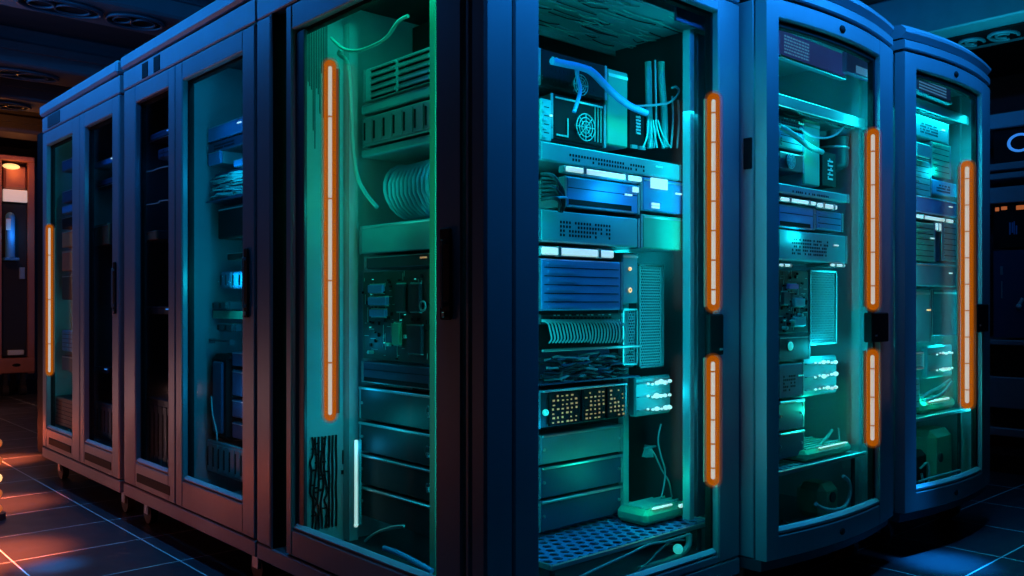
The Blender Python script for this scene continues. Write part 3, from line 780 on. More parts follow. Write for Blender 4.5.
fan_on(t, 0, 0, .030, 0.0)
P('fan_bracket', MB().box(-.006, .006, .010, .018, -.01, .055, 0, .002), 'blue', t)
server('R', B(541, 552, 98, 142, dC), .2, 'bright teal box left of the black fan unit', 'teal', 'lines', 'white_led', 'power_module', ear=False, cat='electronics')
server('R', B(607.5, 628, 70, 147, dC), .2, 'tall green module right of the black fan unit', 'green', 'plain', None, 'power_module', ear=False, cat='electronics')
loc, rz, w, h = spot('R', 629.5, 644.5, 106, 150, dC)
t = thing('relay_module', 'upright black module with pale vertical lettering beside the green module', 'electronics', loc)
P('module_case', MB().box(0, w, 0, .12, 0, h, 0, .003), 'black', t)
pr = MB()
for k in range(6):
    z = h * (.36 + .075 * k)
    pr.box(w * .42, w * .72, -.0015, 0, z, z + .006)
    pr.box(w * (.42 + .1 * (k % 3)), w * (.48 + .1 * (k % 3)), -.0015, 0, z, z + h * .055)
P('printed_lettering', pr, 'pale', t)
P('terminal_block', MB().box(w * .05, w * .4, -.008, 0, h * .0, h * .08).box(w * .55, w * .95, -.008, 0, 0, h * .08), 'grey', t)
cable('cable', [PR(*q, .15) for q in ((552, 61), (566, 64), (580, 67), (592, 72), (604, 84), (616, 96), (630, 106), (646, 113))], .011, 'cableblue', 'thick blue cable sweeping down across the black network switch')
cable('cable', [PR(*q, .17) for q in ((577, 66), (577, 74), (580, 90), (578, 100), (574, 112))], .006, 'cableblue', 'blue cable dropping past the small round fan')
for i, (xa, xb, rr, lab) in enumerate(((648, 650, .011, 'thick teal pipe cable right of the lettered module, left of two'), (661, 665, .012, 'thick teal pipe cable right of the lettered module, right of two'))):
    cable('riser_cable', [PR(xa, 62, .22), PR(xa + .5, 80, .22), PR(xb - 1, 110, .22), PR(xb, 148, .21)], rr, 'cabletel', lab, 'riser cables')
    o = C.objects[-1]
for px, a in ((655, 60), (672, 96), (678, 100)):
    cable('riser_cable', [PR(px, a, .19), PR(px + 1, 120, .19), PR(px - 1, 148, .18)], .0035, 'cablegrey', 'thin grey cable standing among the thick teal pipe cables', 'thin riser cables')
for k in range(5):
    cable('splayed_cable', [PR(648 + k * 2.4, 120, .165), PR(647 + k * 4, 136, .16), PR(643 + k * 7, 148, .155)], .0028, 'cabletel', 'thin teal cable splaying out at the foot of the thick pipe cables', 'splayed cables')
cable('cable', [PR(*q, .17) for q in ((626, 106), (640, 106), (655, 105), (668, 103), (676, 97), (679, 91), (676, 87), (672, 88))], .004, 'cablegrey', 'thin pale cable looping right behind the front door top')
server('R', B(541, 680, 152, 171, dB), .28, 'wide teal server just above the upper bright light bar', 'teal', 'vents', 'teal_led')
light_bar('R', B(566, 642, 170, 178, .09), 'upper white light bar in the corner cabinet front')
server('R', B(567, 638, 180, 211, dB), .28, 'blue server with a long black slot under the upper light bar', 'blue', 'slot', 'white_led')
server('R', B(643, 683, 179, 213, dB), .28, 'blue module with white display lights, right of the slotted server', 'blue', 'plain', 'white_led', 'display_module', cat='electronics')
w8 = MB()
for px0, px1, a, b in ((651, 667, 180, 188), (652, 659, 203.5, 205), (652, 659, 206.5, 208), (633, 638, 187.5, 192)):
    p, q = PR(px0, b, dB - .003), PR(px1, a, dB - .003); w8.box(p[0], q[0], dB - .006, dB - .001, p[2], q[2])
tag(P('display_light', w8, 'white_led'), 'small white lit display on the blue module behind the front door', 'display')
t = thing('cable_bundle', 'bundle of bent black cables left of the blue slotted server', 'cable', PR(541, 214, dB - .02))
for k in range(7):
    a, b, c_ = PR(541, 174 + k * 4.2, dB), PR(553 + k % 3 * 2, 176 + k * 3.6, dB - .03), PR(560 + k % 3 * 1.6, 212 - k % 4 * 2, dB - .02)
    o = Vector(t.location)
    m_ = PR(559 + k % 3 * 2.2, 188 + k * 2.2, dB - .035)
    P('strand', MB().tube([Vector(q) - o for q in (a, b, m_, c_)], .0055, 6, 0, 5), 'cableblack', t)
P('cable_tie', MB().torus(Vector(PR(561, 198, dB - .03)) - o, (0, 0, 1), .016, .003, 16, 5), 'cableblue', t)
server('R', B(541, 638, 213, 245, dB), .28, 'teal server peppered with small dark vents', 'teal', 'vents', None)
server('R', B(643, 683, 215.5, 250, dB), .28, 'plain green box right of the vented teal server', 'green', 'plain', None, 'power_module', cat='electronics')
light_bar('R', B(541.5, 614, 247, 258, dB), 'lower white light bar in the corner cabinet front', .2)
server('R', B(541, 621, 259.5, 311, dB), .28, 'blue drive unit with stacked trays below the lower light bar', 'blue', 'lines', None, 'drive_unit')
t, w, h = server('R', B(622.5, 638, 252, 304, dB + .02), .2, 'narrow teal module with two yellow lights beside the blue drive unit', 'teal', 'plain', None, 'power_module', ear=False, cat='electronics')
P('indicator_light', MB().torus((w * .45, -.003, h * .26), (0, 1, 0), .006, .002, 12, 5).ball((w * .45, -.002, h * .68), .006, 8), 'warm_led', t)
mesh_panel('R', B(639.5, 664, 264, 368, dC), 'upright grey mesh panel beside the patch panel', m='cablegrey')
mesh_panel('R', B(623, 638, 308, 366, dC), 'small grey mesh panel between the patch panel and the tall mesh panel', m='cablegrey')
P_, pw, ph = server('R', B(541, 621, 313, 324, dC), .25, 'black patch panel with a fringe of pale cables', 'dark', 'ports', None, 'patch_bay', cat='patch panel')
P('back_apron', MB().box(0, pw, .02, .03, -.075, -.001), 'black', P_)
x0, x1 = R(542, dC - .012), R(620, dC - .012)
base = None
for i in range(25):
    f = (i + .5) / 25; x = x0 + (x1 - x0) * f
    zt_, zb_ = Z(321, x, dC), Z(343, x, dC)
    if base is None or i % 13 == 0:
        k = i % 3
        h_ = zt_ - zb_
        base = P('patch_cable', MB().tube([(0, 0, 0), (.0, -.018, -.006), (.004 + .002 * k, -.022, -h_ * .4), (.016, -.016 + .004 * k, -h_ * .8), (.026, .004, -h_)], .0026, 6, 0, 3).box(-.003, .003, -.004, .006, -.003, .005), 'pale')
        tag(base, 'thin pale cable in the row hanging from the black patch panel', 'cable', 'patch cables')
        o = base
    else:
        o = base.copy(); C.objects.link(o)
    o.location = (x, dC - .012, zt_)
# cable manager full of dark cables
loc, rz, w, h = spot('R', 541, 640, 345, 382, dC)
t = thing('cable_manager', 'dark cable manager full of loose cables below the patch panel', 'cable manager', loc)
P('manager_lip', MB().box(0, w, -.008, .0, h - .012, h - .004, 0, .002), 'steel', t)
P('manager_tray', MB().box(0, w, .0, .14, 0, .005).box(0, w, .13, .14, .005, h - .002), 'navy', t)
rnd = random.Random(11); s = MB()
for i in range(80):
    u = rnd.random() * .8; z = .01 + (h - .04) * rnd.random()
    s.tube([(w * u, .004 + .02 * rnd.random(), z), (w * (u + .1), -.004 + .02 * rnd.random(), z + .02 * (rnd.random() - .5)), (w * min(1, u + .2), .004 + .02 * rnd.random(), max(.008, z + .03 * (rnd.random() - .5)))], .004, 5, rnd.choice((0, 0, 1, 2)), 2)
P('loose_cables', s, ['cableblack', 'navy', 'cablegrey'], t, kind='stuff')
# breaker unit with three blocks of tiny lights
loc, rz, w, h = spot('R', 541, 625, 386, 424, dC)
t = thing('breaker_unit', 'black unit with three blocks of tiny pale lights above the blank panels', 'electronics', loc)
P('chassis', MB().box(0, w, .012, .22, 0, h, 0, .002), 'dark', t)
P('top_lip', MB().box(0, w, -.012, .012, h - .006, h, 0, .002), 'steel', t)
rnd = random.Random(4)
for i, (a, b) in enumerate(((.10, .45), (.48, .75), (.78, .99))):
    bl = P('breaker_block', MB().box(w * a, w * b, 0, .012, .004, h - .008, 0, .003), 'black', t)
    l = MB()
    nu = int(w * (b - a) / .019)
    for k in range(nu):
        for q in range(7):
            if rnd.random() < .85:
                u = w * a + (k + .4) * .019 + .004 * rnd.random(); z = h * (.1 + .115 * q)
                l.box(u, u + .004 + .005 * rnd.random(), -.002, .001, z, z + .003 + .003 * rnd.random())
    P('pilot_light', l, 'amber_led', bl)
P('signal_lamp', MB().ball((w * .04, -.004, h * .42), .010, 12), 'teal_led', t)
ears(t, w, h)
led_cluster('R', B(640, 676, 376, 416, dC), 'bright white lamp cluster on a teal plate behind the corner cabinet front door', 3, 1)
eb = (428.5, 459.5, 492, 524)
nm = ('upper blank panel under the black breaker unit', 'middle blank panel under the black breaker unit', 'lowest blank panel, just above the perforated tray')
for i in range(3): blank('R', B(541, 621, eb[i] + .5, eb[i + 1] - .5, dD), nm[i], 'grey' if i < 1 else 'navy', 'blank panels behind the front door')
# perforated tray
tz = .268
t = thing('perforated_tray', 'blue tray with honeycomb holes at the foot of the corner cabinet', 'tray', (.30, .075, tz))
w, dd = 1.05 - .30, .44
o = P('tray_sheet', MB().holes(.008, w - .008, .012, dd - .008, .024, .66, lambda u, v: (u, v, .010)), 'blue', t)
mo = o.modifiers.new('thickness', 'SOLIDIFY'); mo.thickness = .003
P('tray_rim', MB().box(0, w, 0, .010, 0, .014, 0, .002).box(0, w, dd - .008, dd, 0, .02).box(0, .008, .011, dd - .009, 0, .014).box(w - .008, w, .011, dd - .009, 0, .014), 'steel', t)
for x in (.03, w - .05):
    for y in (.03, dd - .06): P('tray_foot', MB().cyl((x, y, .186 - tz), (x, y, .001), .008, 8), 'dark', t)
# router that glows on the tray
x0 = R(646, .16); x1 = 1.03
t = thing('router', 'low rounded router with bright ribs on the honeycomb tray', 'router', (x0, .16, tz + .0125))
w = x1 - x0
pf = [(0, 0), (0, .035)] + [(.0, .035)]
P('case', MB().box(0, w, 0, .13, .004, .05, 0, .014), 'green', t)
r_ = MB()
for k in range(7): r_.box(w * .12, w * (.75 + .2 * (k % 2)), .024 + k * .014, .029 + k * .014, .050, .056, 0, .002)
P('rib', r_, 'copper', t)
P('indicator_light', MB().box(w * .2, w * .62, .004, .016, .0502, .055, 0, .002).box(w * .75, w * .95, -.003, .01, .036, .048, 0, .004), 'white_led', t)
for u in (.01, w - .03): P('foot', MB().box(u, u + .02, .02, .11, 0, .004), 'rubber', t)
cable('thin_wire', [PR(*q, .24) for q in ((661, 424), (658, 440), (661, 456), (665, 470), (664, 485), (661, 498))], .0028, 'cablegrey', 'thin pale wire curving down to the router, left of the crossing pair', 'crossing wires')
cable('thin_wire', [PR(*q, .25) for q in ((651, 449), (655, 455), (662, 470), (669, 482), (672, 497))], .0028, 'cablegrey', 'thin pale wire curving down to the router, right of the crossing pair', 'crossing wires')
t = thing('wall_bracket', 'small teal bracket on the dark wall above the crossing wires', 'bracket', PR(650, 448, .28))
P('bracket_arm', MB().box(-.03, .03, -.004, .004, .0, .006, 0, .001).add([(-.02, 0, -.03), (.02, 0, -.034), (.012, 0, 0), (-.004, 0, 0), (-.02, .02, -.03), (.02, .02, -.034), (.012, .02, 0), (-.004, .02, 0)], [(0, 1, 2, 3), (4, 5, 6, 7), (0, 1, 5, 4), (1, 2, 6, 5), (2, 3, 7, 6), (3, 0, 4, 7)]), 'teal', t)
P('mounting_bolt', MB().cyl((.01, 0, .003), (.01, .03, .003), .004, 8), 'steel', t)
for i, (pts, r_, m_, lab) in enumerate((
    (((560, 588), (590, 572), (625, 556), (648, 545), (668, 541), (690, 534)), .004, 'cablegrey', 'pale cable running along the front edge under the honeycomb tray'),
    (((632, 585), (645, 566), (660, 550), (672, 541), (684, 540)), .003, 'cablegrey', 'thin cable rising steeply under the honeycomb tray to the lamp'),
    (((640, 580), (660, 568), (678, 556), (688, 546), (689, 534)), .010, 'cabletel', 'thick teal cable on the sill under the router'))):
    cable('floor_cable', [Vector((PR(*q, .066 + .006 * i)[0], .066 + .006 * i, max(.187 + r_, PR(*q, .066 + .006 * i)[2]))) for q in pts], r_, m_, lab)
x, y, z = PR(678, 549, .068)
t = thing('signal_lamp', 'round teal signal lamp under the right end of the honeycomb tray', 'lamp', (x, y, z))
P('lens', MB().ball((0, 0, 0), .016, 12), 'teal_led', t)
P('socket', MB().cyl((0, .012, 0), (0, .04, 0), .012, 12), 'dark', t)
# ================================================================== EQUIPMENT IN THE LEFT ROW
LIM[:] = [1.24, 1.948]
dL = .145
LW = ' in the wide blue-lit window'
def N_(p0, p1, a, b, d=dL): return (p0, p1, a, b, d)
server('L', N_(208, 246, 121, 137), .25, 'bright blue server, topmost' + LW, 'blue', 'plain', 'white_led')
server('L', N_(208, 246, 138, 149), .25, 'dark shelf server below the bright blue one' + LW, 'navy', 'vents', None)
server('L', N_(208, 220, 151, 165), .2, 'small blue box left of a dark gap' + LW, 'blue', 'plain', None, 'power_module', ear=False, cat='electronics')
server('L', N_(233, 246, 158, 166), .2, 'small blue box right of a dark gap' + LW, 'blue', 'plain', None, 'power_module', ear=False, cat='electronics')
loc, rz, w, h = spot('L', 208, 246, 168, 200, dL)
t = thing('cable_manager', 'dark tray with a tangle of teal cables in the wide blue-lit window', 'cable manager', loc, rz)
P('manager_tray', MB().box(0, w, .03, .16, 0, h, 0, .003).box(0, w, -.01, .03, 0, .006), 'navy', t)
rnd = random.Random(21); s = MB()
for i in range(34):
    u = rnd.random() * .6; z = .012 + (h - .03) * rnd.random()
    s.tube([(w * u, .02 - .015 * rnd.random(), z), (w * (u + .2), .012 - .02 * rnd.random(), z + .008 * (rnd.random() - .5)), (w * min(1, u + .4), .02 - .01 * rnd.random(), z)], .0035, 5, 0, 2)
P('loose_cables', s, 'cabletel', t, kind='stuff')
server('L', N_(218, 246, 205, 238), .25, 'large plain black box' + LW, 'black', 'plain', None, 'black_box', ear=False, cat='electronics')
server('L', N_(227, 246, 252, 260), .2, 'slim black unit below the large black box' + LW, 'black', 'plain', None, 'slot_unit', ear=False)
server('L', N_(221, 231, 271, 289), .2, 'upright drive, left one of two' + LW, 'navy', 'bays', None, 'drive_unit', ear=False)
server('L', N_(233, 246, 271, 289), .2, 'upright drive, right one of two' + LW, 'blue', 'bays', None, 'drive_unit', ear=False)
server('L', N_(213, 227, 301, 310), .2, 'small dark relay pair above the green stripe' + LW, 'dark', 'bays', None, 'relay_module', ear=False, cat='electronics')
tag(P('panel_stripe', MB().box(dL + .02, dL + .03, L(246, dL), 1.945, Z(319, dL, 1.75), Z(311, dL, 1.75)), 'green'), 'green stripe across the back panel in the wide blue-lit window', 'stripe')
server('L', N_(218, 233, 323, 332), .2, 'small dark relay pair below the green stripe' + LW, 'dark', 'bays', None, 'relay_module', ear=False, cat='electronics')
t = thing('pull_bar', 'thin dark pull bar below the relay pairs in the wide blue-lit window', 'handle', PL(210, 340, dL - .01), -PI / 2)
bw = L(210, dL) - L(230, dL)
P('bar_rod', MB().cyl((0, 0, 0), (bw, 0, 0), .004, 8), 'dark', t)
P('bar_end', MB().box(-.004, .006, -.004, .02, -.014, .006).box(bw - .006, bw + .004, -.004, .02, -.014, .006), 'dark', t)
# back plate behind those units
tag(P('back_plate', MB().box(dL + .26, dL + .27, 1.24, 1.955, .19, 1.80), 'lining'), 'flat pale back plate behind the units in the wide blue-lit window', 'panel')
loc, rz, w, h = spot('L', 210, 228, 354, 440, dL)
t = thing('power_tower', 'tall black tower with a glossy front, lower left in the wide blue-lit window', 'electronics', loc, rz)
P('tower_case', MB().box(0, w, 0, .2, 0, h, 0, .02), 'black', t)
P('tower_front', MB().box(w * .3, w * .8, -.012, 0, h * .08, h * .92, 0, .01), 'navy', t)
P('tower_cable', MB().tube([(w * .3, -.016, h * .5), (w * .42, -.02, h * .3), (w * .6, -.018, h * .12), (w * .62, -.016, .0)], .003, 6), 'cablegrey', t)
for i, (a, b) in enumerate(((352, 367), (370, 397), (400, 419), (423, 440))):
    server('L', N_(232, 247, a, b), .2, ('topmost', 'second', 'third', 'lowest')[i] + ' of four stacked dark units, lower right in the wide window', 'navy', 'plain', None, 'shelf_unit', ear=False)
server('L', N_(208, 247, 444, 478), .25, 'low grey battery box on the floor of the wide-windowed cabinet', 'grey', 'bays', None, 'battery_box', cat='box')
# narrow window of the same cabinet
LIM[:] = [1.985, 2.505]
dN = .07
NW = ' in the narrow dark window beside the wide one'
server('L', (150, 172, 130, 139, dN), .2, 'thin unit with a blue edge, topmost' + NW, 'navy', 'slot', 'blue_led', 'shelf_unit', ear=False)
server('L', (158, 172, 147, 158, dN), .2, 'small unit with blue lights' + NW, 'navy', 'lines', 'blue_led', ear=False)
cable('hanging_cable', [PL(*q, .05) for q in ((145, 172), (152, 171), (160, 168), (170, 166))], .003, 'cablegrey', 'upper pale cable strung across the narrow dark window')
cable('hanging_cable', [PL(*q, .05) for q in ((145, 205), (158, 203), (160, 201), (170, 200))], .003, 'cablegrey', 'lower pale cable strung across the narrow dark window')
server('L', (140, 156, 231, 241, .055), .15, 'small brown junction box' + NW, 'brown', 'plain', None, 'junction_box', ear=False, cat='box')
server('L', (146, 172, 306, 315, dN), .2, 'slim unit with a blue light' + NW, 'dark', 'plain', 'blue_led', 'slot_unit', ear=False)
server('L', (142, 172, 398, 470, dN), .2, 'large dark battery box at the foot of the narrow dark window', 'dark', 'bays', None, 'battery_box', ear=False, cat='box')
# farthest cabinet, first window
LIM[:] = [3.33, 3.855]
dF = .06
FW = ' beside the orange tube of the farthest cabinet'
for i, (a, b, m) in enumerate(((158, 170, 'navy'), (189, 202, 'navy'), (204, 213, 'blue'), (216, 228, 'black'), (230, 247, 'brown'), (250, 271, 'rust'), (274, 300, 'dark'), (330, 352, 'blue'), (356, 372, 'navy'))):
    server('L', (62, 76, a, b, dF), .2, ('topmost dark unit', 'upper dark unit', 'narrow blue unit', 'black unit', 'brown unit', 'reddish brown unit', 'dark unit under the reddish brown one', 'lower blue unit', 'lowest dark unit')[i] + FW, m, 'plain' if i != 7 else 'lines', None, 'server', ear=False)
server('L', (53, 76, 398, 428, dF), .2, 'large reddish box at the foot of the farthest cabinet, first window', 'rust', 'lines', None, 'battery_box', ear=False, cat='box')
cable('hanging_cable', [PL(*q, .052) for q in ((51, 380), (50, 400), (48, 418), (47, 428))], .008, 'cableblue', 'blue cable hanging below the orange tube of the farthest cabinet')
# farthest cabinet, second window
LIM[:] = [2.63, 3.285]
FD = ' in the dark second window of the farthest cabinet'
server('L', (92, 116, 159, 166, .10), .2, 'thin lit blue shelf unit' + FD, 'blue', 'plain', 'white_led', 'shelf_unit', ear=False)
server('L', (98, 116, 178, 186, .10), .2, 'small unit under the lit blue shelf' + FD, 'navy', 'slot', None, ear=False)
server('L', (94, 108, 224, 246, .10), .2, 'brown box imitating a warm reflection' + FD, 'brown', 'plain', None, 'reflection_box', ear=False, cat='box')  # brown block stands in for an orange reflection in the glass
server('L', (94, 108, 366, 373, .10), .2, 'slim lit unit low down' + FD, 'navy', 'plain', 'blue_led', 'slot_unit', ear=False)
server('L', (88, 116, 402, 438, .10), .2, 'large grey box at the foot' + FD, 'grey', 'bays', None, 'battery_box', ear=False, cat='box')

# ================================================================== EQUIPMENT IN THE BOW-FRONTED CABINETS
def lettering(t, w, h, rows, seed, m='pale', u0=.06, u1=.5):
    rnd = random.Random(seed); p = MB()
    for k in range(rows):
        z = h * (.12 + .78 * k / rows); u = w * u0
        while u < w * u1:
            l = w * (.01 + .03 * rnd.random()); p.box(u, min(u + l, w * u1), -.0015, .0, z, z + h * .35 / rows); u += l + w * .012
    return P('printed_lettering', p, m, t)
def tray(face_x0, x1, y0, y1, z, label, m='teal', foot=.186, cell=.02):
    t = thing('perforated_tray', label, 'tray', (face_x0, y0, z))
    w, dd = x1 - face_x0, y1 - y0
    o = P('tray_sheet', MB().holes(.008, w - .008, .012, dd - .008, cell, .62, lambda u, v: (u, v, .010)), m, t)
    mo = o.modifiers.new('thickness', 'SOLIDIFY'); mo.thickness = .003
    P('tray_rim', MB().box(0, w, 0, .010, 0, .016, 0, .002).box(0, w, dd - .008, dd, 0, .02), 'steel', t)
    for x in (.03, w - .05):
        for y in (.03, dd - .06): P('tray_foot', MB().cyl((x, y, foot - z), (x, y, .001), .008, 8), 'dark', t)
    return t
IM = ' in the middle bow-fronted cabinet'
d1, d2 = -.02, .03
LIM[:] = [mw0 + .012, R(893, -.09) - .056]
xr = R(893, -.09) - .06
loc, rz, w, h = spot('R', 780, 845, 41, 66, .0)
t = thing('lettered_display', 'violet display panel with pale lettering at the top of the middle bow-fronted cabinet', 'display', loc)
P('panel_plate', MB().box(0, w, 0, .02, 0, h, 0, .003), 'purple', t); lettering(t, w, h, 6, 2, 'text_glow', .06, .42)
P('panel_edge', MB().box(0, w, -.006, .02, -.012, -.001, 0, .002), 'steel', t)
loc, rz, w, h = spot('R', 847, 877, 56, 78, -.05)
t = thing('lettered_display', 'plain navy panel right of the violet display, middle bow-fronted cabinet', 'display', loc)
P('panel_plate', MB().box(0, w, 0, .02, 0, h, 0, .003), 'navy_glow', t); lettering(t, w, h, 1, 5, 'text_glow', .3, .9)
ceiling_tray('teal wire tray overhead in the middle bow-fronted cabinet', 1.15, xr, .0, .50, 1.66, 8)
server('R', (779, 803, 118, 128, d2), .3, 'dark unit, topmost' + IM, 'dark', 'ports', 'teal_led', 'network_switch', cat='network switch')
t, w, h = server('R', (779, 803, 152, 172, d2), .3, 'small fan unit with a round grille' + IM, 'dark', 'plain', None, 'fan_unit', cat='fan')
fan_on(t, w * .35, h * .5, h * .4)
server('R', (779, 803, 130, 150, d2), .3, 'teal unit over the small fan unit' + IM, 'teal', 'lines', None)
server('R', (804.5, 820, 120, 186, d2), .2, 'tall green module left of the lettered black module' + IM, 'green', 'plain', None, 'power_module', ear=False, cat='electronics')
loc, rz, w, h = spot('R', 822, 836, 152, 187, d2)
t = thing('relay_module', 'upright black lettered module in the middle bow-fronted cabinet', 'electronics', loc)
P('module_case', MB().box(0, w, 0, .12, 0, h, 0, .003), 'black', t)
pr = MB()
for k in range(5):
    z = h * (.2 + .13 * k); pr.box(w * .4, w * .75, -.0015, 0, z, z + .006); pr.box(w * (.4 + .1 * (k % 3)), w * (.46 + .1 * (k % 3)), -.0015, 0, z, z + h * .1)
P('printed_lettering', pr, 'pale', t)
t = thing('canister', 'round dark canister hanging behind the lettered module, middle cabinet', 'canister', (1.862, .10, Z(172, 1.862, .10)))
P('canister_body', MB().cyl((0, 0, .03), (0, 0, .13), .062, 28).ball((0, 0, .03), .062, 24, 0, (1, 1, .5)), 'dark', t)
P('canister_neck', MB().cyl((0, 0, .13), (0, 0, .16), .02, 14), 'grey', t)
P('mounting_strap', MB().torus((0, 0, .09), (0, 0, 1), .063, .004, 30, 6), 'steel', t)
cable('cable', [PR(*q, .0) for q in ((779, 126), (788, 131), (798, 138), (810, 147), (822, 152))], .010, 'cabletel', 'thick teal cable slanting across the top units of the middle cabinet')
cable('cable', [PR(*q, .01) for q in ((800, 128), (812, 136), (826, 138), (838, 133), (846, 122))], .004, 'cablegrey', 'thin pale cable looping near the canister of the middle cabinet')
server('R', (779, 848, 188, 198, d1), .28, 'teal server above the white light bars' + IM, 'teal', 'vents', None)
light_bar('R', (781, 816, 198.5, 204, d1 - .01), 'long left light bar in the middle bow-fronted cabinet')
light_bar('R', (818, 837, 203, 209.5, d1 - .01), 'short right light bar in the middle bow-fronted cabinet')
server('R', (779, 813.5, 205.5, 229, d1), .28, 'blue slotted server under the long light bar' + IM, 'blue', 'slot', None)
server('R', (816.5, 842, 211, 231, d1), .28, 'blue server under the short light bar' + IM, 'blue', 'lines', None)
server('R', (779, 846, 232, 262, d1), .28, 'broad teal server with dark vents' + IM, 'teal', 'vents', 'white_led')
light_bar('R', (780, 792, 263, 267.5, d1), 'small light bar above the black circuit board, middle cabinet', .1)
light_bar('R', (831, 845, 263, 267.5, d1), 'small light bar above the mesh panel, middle cabinet', .1)
board('R', (779, 809, 270, 333, d2), 'black circuit board with a pink chip in the middle bow-fronted cabinet', [
    (.25, .70, .32, .08, 'pink'), (.45, .42, .34, .13, 'teal'), (.42, .10, .40, .15, 'teal'), (.08, .45, .2, .2, 'dark')], nled=10)
mesh_panel('R', (810.5, 837, 270, 345, d2 + .01), 'tall grey mesh panel right of the pink-chip circuit board', m='grey')
server('R', (779, 809, 335, 361, d2), .25, 'dark unit with a big round teal lamp' + IM, 'dark', 'plain', None, 'lamp_unit')
t = thing('signal_lamp', 'round teal signal lamp on the dark unit of the middle cabinet', 'lamp', PR(789.5, 346, d2 - .003))
P('lens', MB().ball((0, -.004, 0), .016, 14, 0, (1, .4, 1)), 'teal_led', t)
P('lens_rim', MB().torus((0, -.001, 0), (0, 1, 0), .018, .003, 18, 6), 'dark', t)
led_cluster('R', (808, 842, 356, 396, d2), 'white lamp cluster on a teal plate in the middle bow-fronted cabinet', 3, 5)
server('R', (779, 803, 363, 398, d2), .25, 'navy bay unit left of the lamp cluster' + IM, 'navy', 'vents', 'teal_led')
for i, (a, b) in enumerate(((399.5, 430), (431, 458))):
    blank('R', (778.5, 803, a, b, d2), ('upper', 'lower')[i] + ' navy blank panel on the left of the middle bow-fronted cabinet', 'navy', 'blank panels of the middle cabinet')
tz = .41
tray(1.135, xr - .03, -.03, .45, tz, 'teal tray with honeycomb holes low in the middle bow-fronted cabinet', 'teal')
t = thing('router', 'flat ribbed router on the honeycomb tray of the middle cabinet', 'router', (R(806, .0), .0, tz + .0125)); w = .34
P('case', MB().box(0, w, 0, .24, .004, .04, 0, .012), 'green', t)
r_ = MB()
for k in range(8): r_.box(w * .1, w * (.75 + .2 * (k % 2)), .02 + k * .026, .028 + k * .026, .040, .046, 0, .002)
P('rib', r_, 'copper', t); P('indicator_light', MB().box(w * .3, w * .9, .0, .01, .0402, .044, 0, .002), 'white_led', t)
for u in (.01, w - .03): P('foot', MB().box(u, u + .02, .02, .22, 0, .004), 'rubber', t)
cable('cable', [PR(*q, .05) for q in ((811, 452), (818, 446), (826, 438), (832, 430))], .006, 'cabletel', 'short slanting cable below the lamp cluster of the middle cabinet')
cable('cable', [PR(*q, .05) for q in ((838, 428), (839, 440), (841, 456), (841, 470))], .004, 'cablegrey', 'upright pale cable below the lamp cluster of the middle cabinet')
x, y, z = PR(826, 511, .02)
t = thing('power_adapter', 'round-cornered dark green adapter under the tray of the middle cabinet', 'power adapter', (x - .02, y, .187))
P('case', MB().box(0, .13, 0, .12, 0, .13, 0, .025), 'green', t); P('socket', MB().cyl((.065, -.006, .08), (.065, .002, .08), .02, 14), 'dark', t)
cable('cable', [PR(*q, -.03) for q in ((843, 476), (849, 482), (850, 494), (845, 506), (834, 510), (822, 508), (816, 504))], .007, 'cablegrey', 'pale cable looping round the adapter in the middle cabinet')
cable('cable', [PR(*q, -.04) for q in ((781, 531), (795, 527), (815, 521), (838, 514), (854, 510))], .005, 'cabletel', 'long cable lying along the sill of the middle cabinet')
cable('cable', [PR(*q, -.01) for q in ((782, 521), (790, 524), (805, 523), (818, 519))], .005, 'cableblack', 'short dark cable lying on the floor of the middle cabinet')

IE = ' in the rightmost bow-fronted cabinet'
e1, e2 = -.06, -.03
LIM[:] = [ew0 + .012, R(990, -.105) - .056]
xe = R(990, -.105) - .06
loc, rz, w, h = spot('R', 917, 951, 80, 96, -.07)
t = thing('lettered_display', 'navy display panel with pale lettering at the top of the rightmost cabinet', 'display', loc)
P('panel_plate', MB().box(0, w, 0, .02, 0, h, 0, .003), 'navy_glow', t); lettering(t, w, h, 4, 9, 'text_glow', .06, .85)
P('panel_edge', MB().box(0, w, -.006, .02, -.012, -.001, 0, .002), 'steel', t)
ceiling_tray('teal wire tray overhead in the rightmost bow-fronted cabinet', 2.13, xe, -.03, .50, 1.80, 15)
server('R', (914, 948, 118, 140, e2), .3, 'teal vented unit, topmost' + IE, 'teal', 'vents', 'white_led')
loc, rz, w, h = spot('R', 917, 931, 143, 158, e1)
t = thing('lettered_display', 'small pale green screen panel in the rightmost cabinet', 'display', loc)
P('panel_plate', MB().box(0, w, 0, .02, 0, h, 0, .004), 'copper', t); P('panel_edge', MB().box(-.004, w + .004, .004, .02, -.004, h + .004), 'dark', t)
server('R', (932, 950, 143, 178, e2), .3, 'green lined module right of the small pale screen panel', 'green', 'lines', None, 'power_module', cat='electronics')
server('R', (914, 930.5, 160, 196, e2), .3, 'teal lined module below the small pale screen panel', 'teal', 'lines', None, 'power_module', cat='electronics')
server('R', (932, 957, 181, 196, e2), .3, 'blue vented unit right of the teal lined module' + IE, 'blue', 'vents', None)
server('R', (914, 957, 198, 215, e1), .28, 'blue plain server directly above the light bar' + IE, 'blue', 'plain', 'white_led')
light_bar('R', (914, 953, 216, 221, e1), 'light bar across the rightmost bow-fronted cabinet', .1)
light_bar('R', (936, 941.5, 222, 232, e1), 'short upright light bar under the long one, rightmost cabinet', .1)
server('R', (914, 934.5, 222, 262, e1), .28, 'green server left of the short upright light bar' + IE, 'green', 'lines', 'white_led')
server('R', (943, 957, 222, 262, e1), .28, 'teal server right of the short upright light bar' + IE, 'teal', 'lines', None)
server('R', (914, 957, 263.5, 287, e1), .28, 'broad teal server under the green one' + IE, 'teal', 'plain', 'white_led')
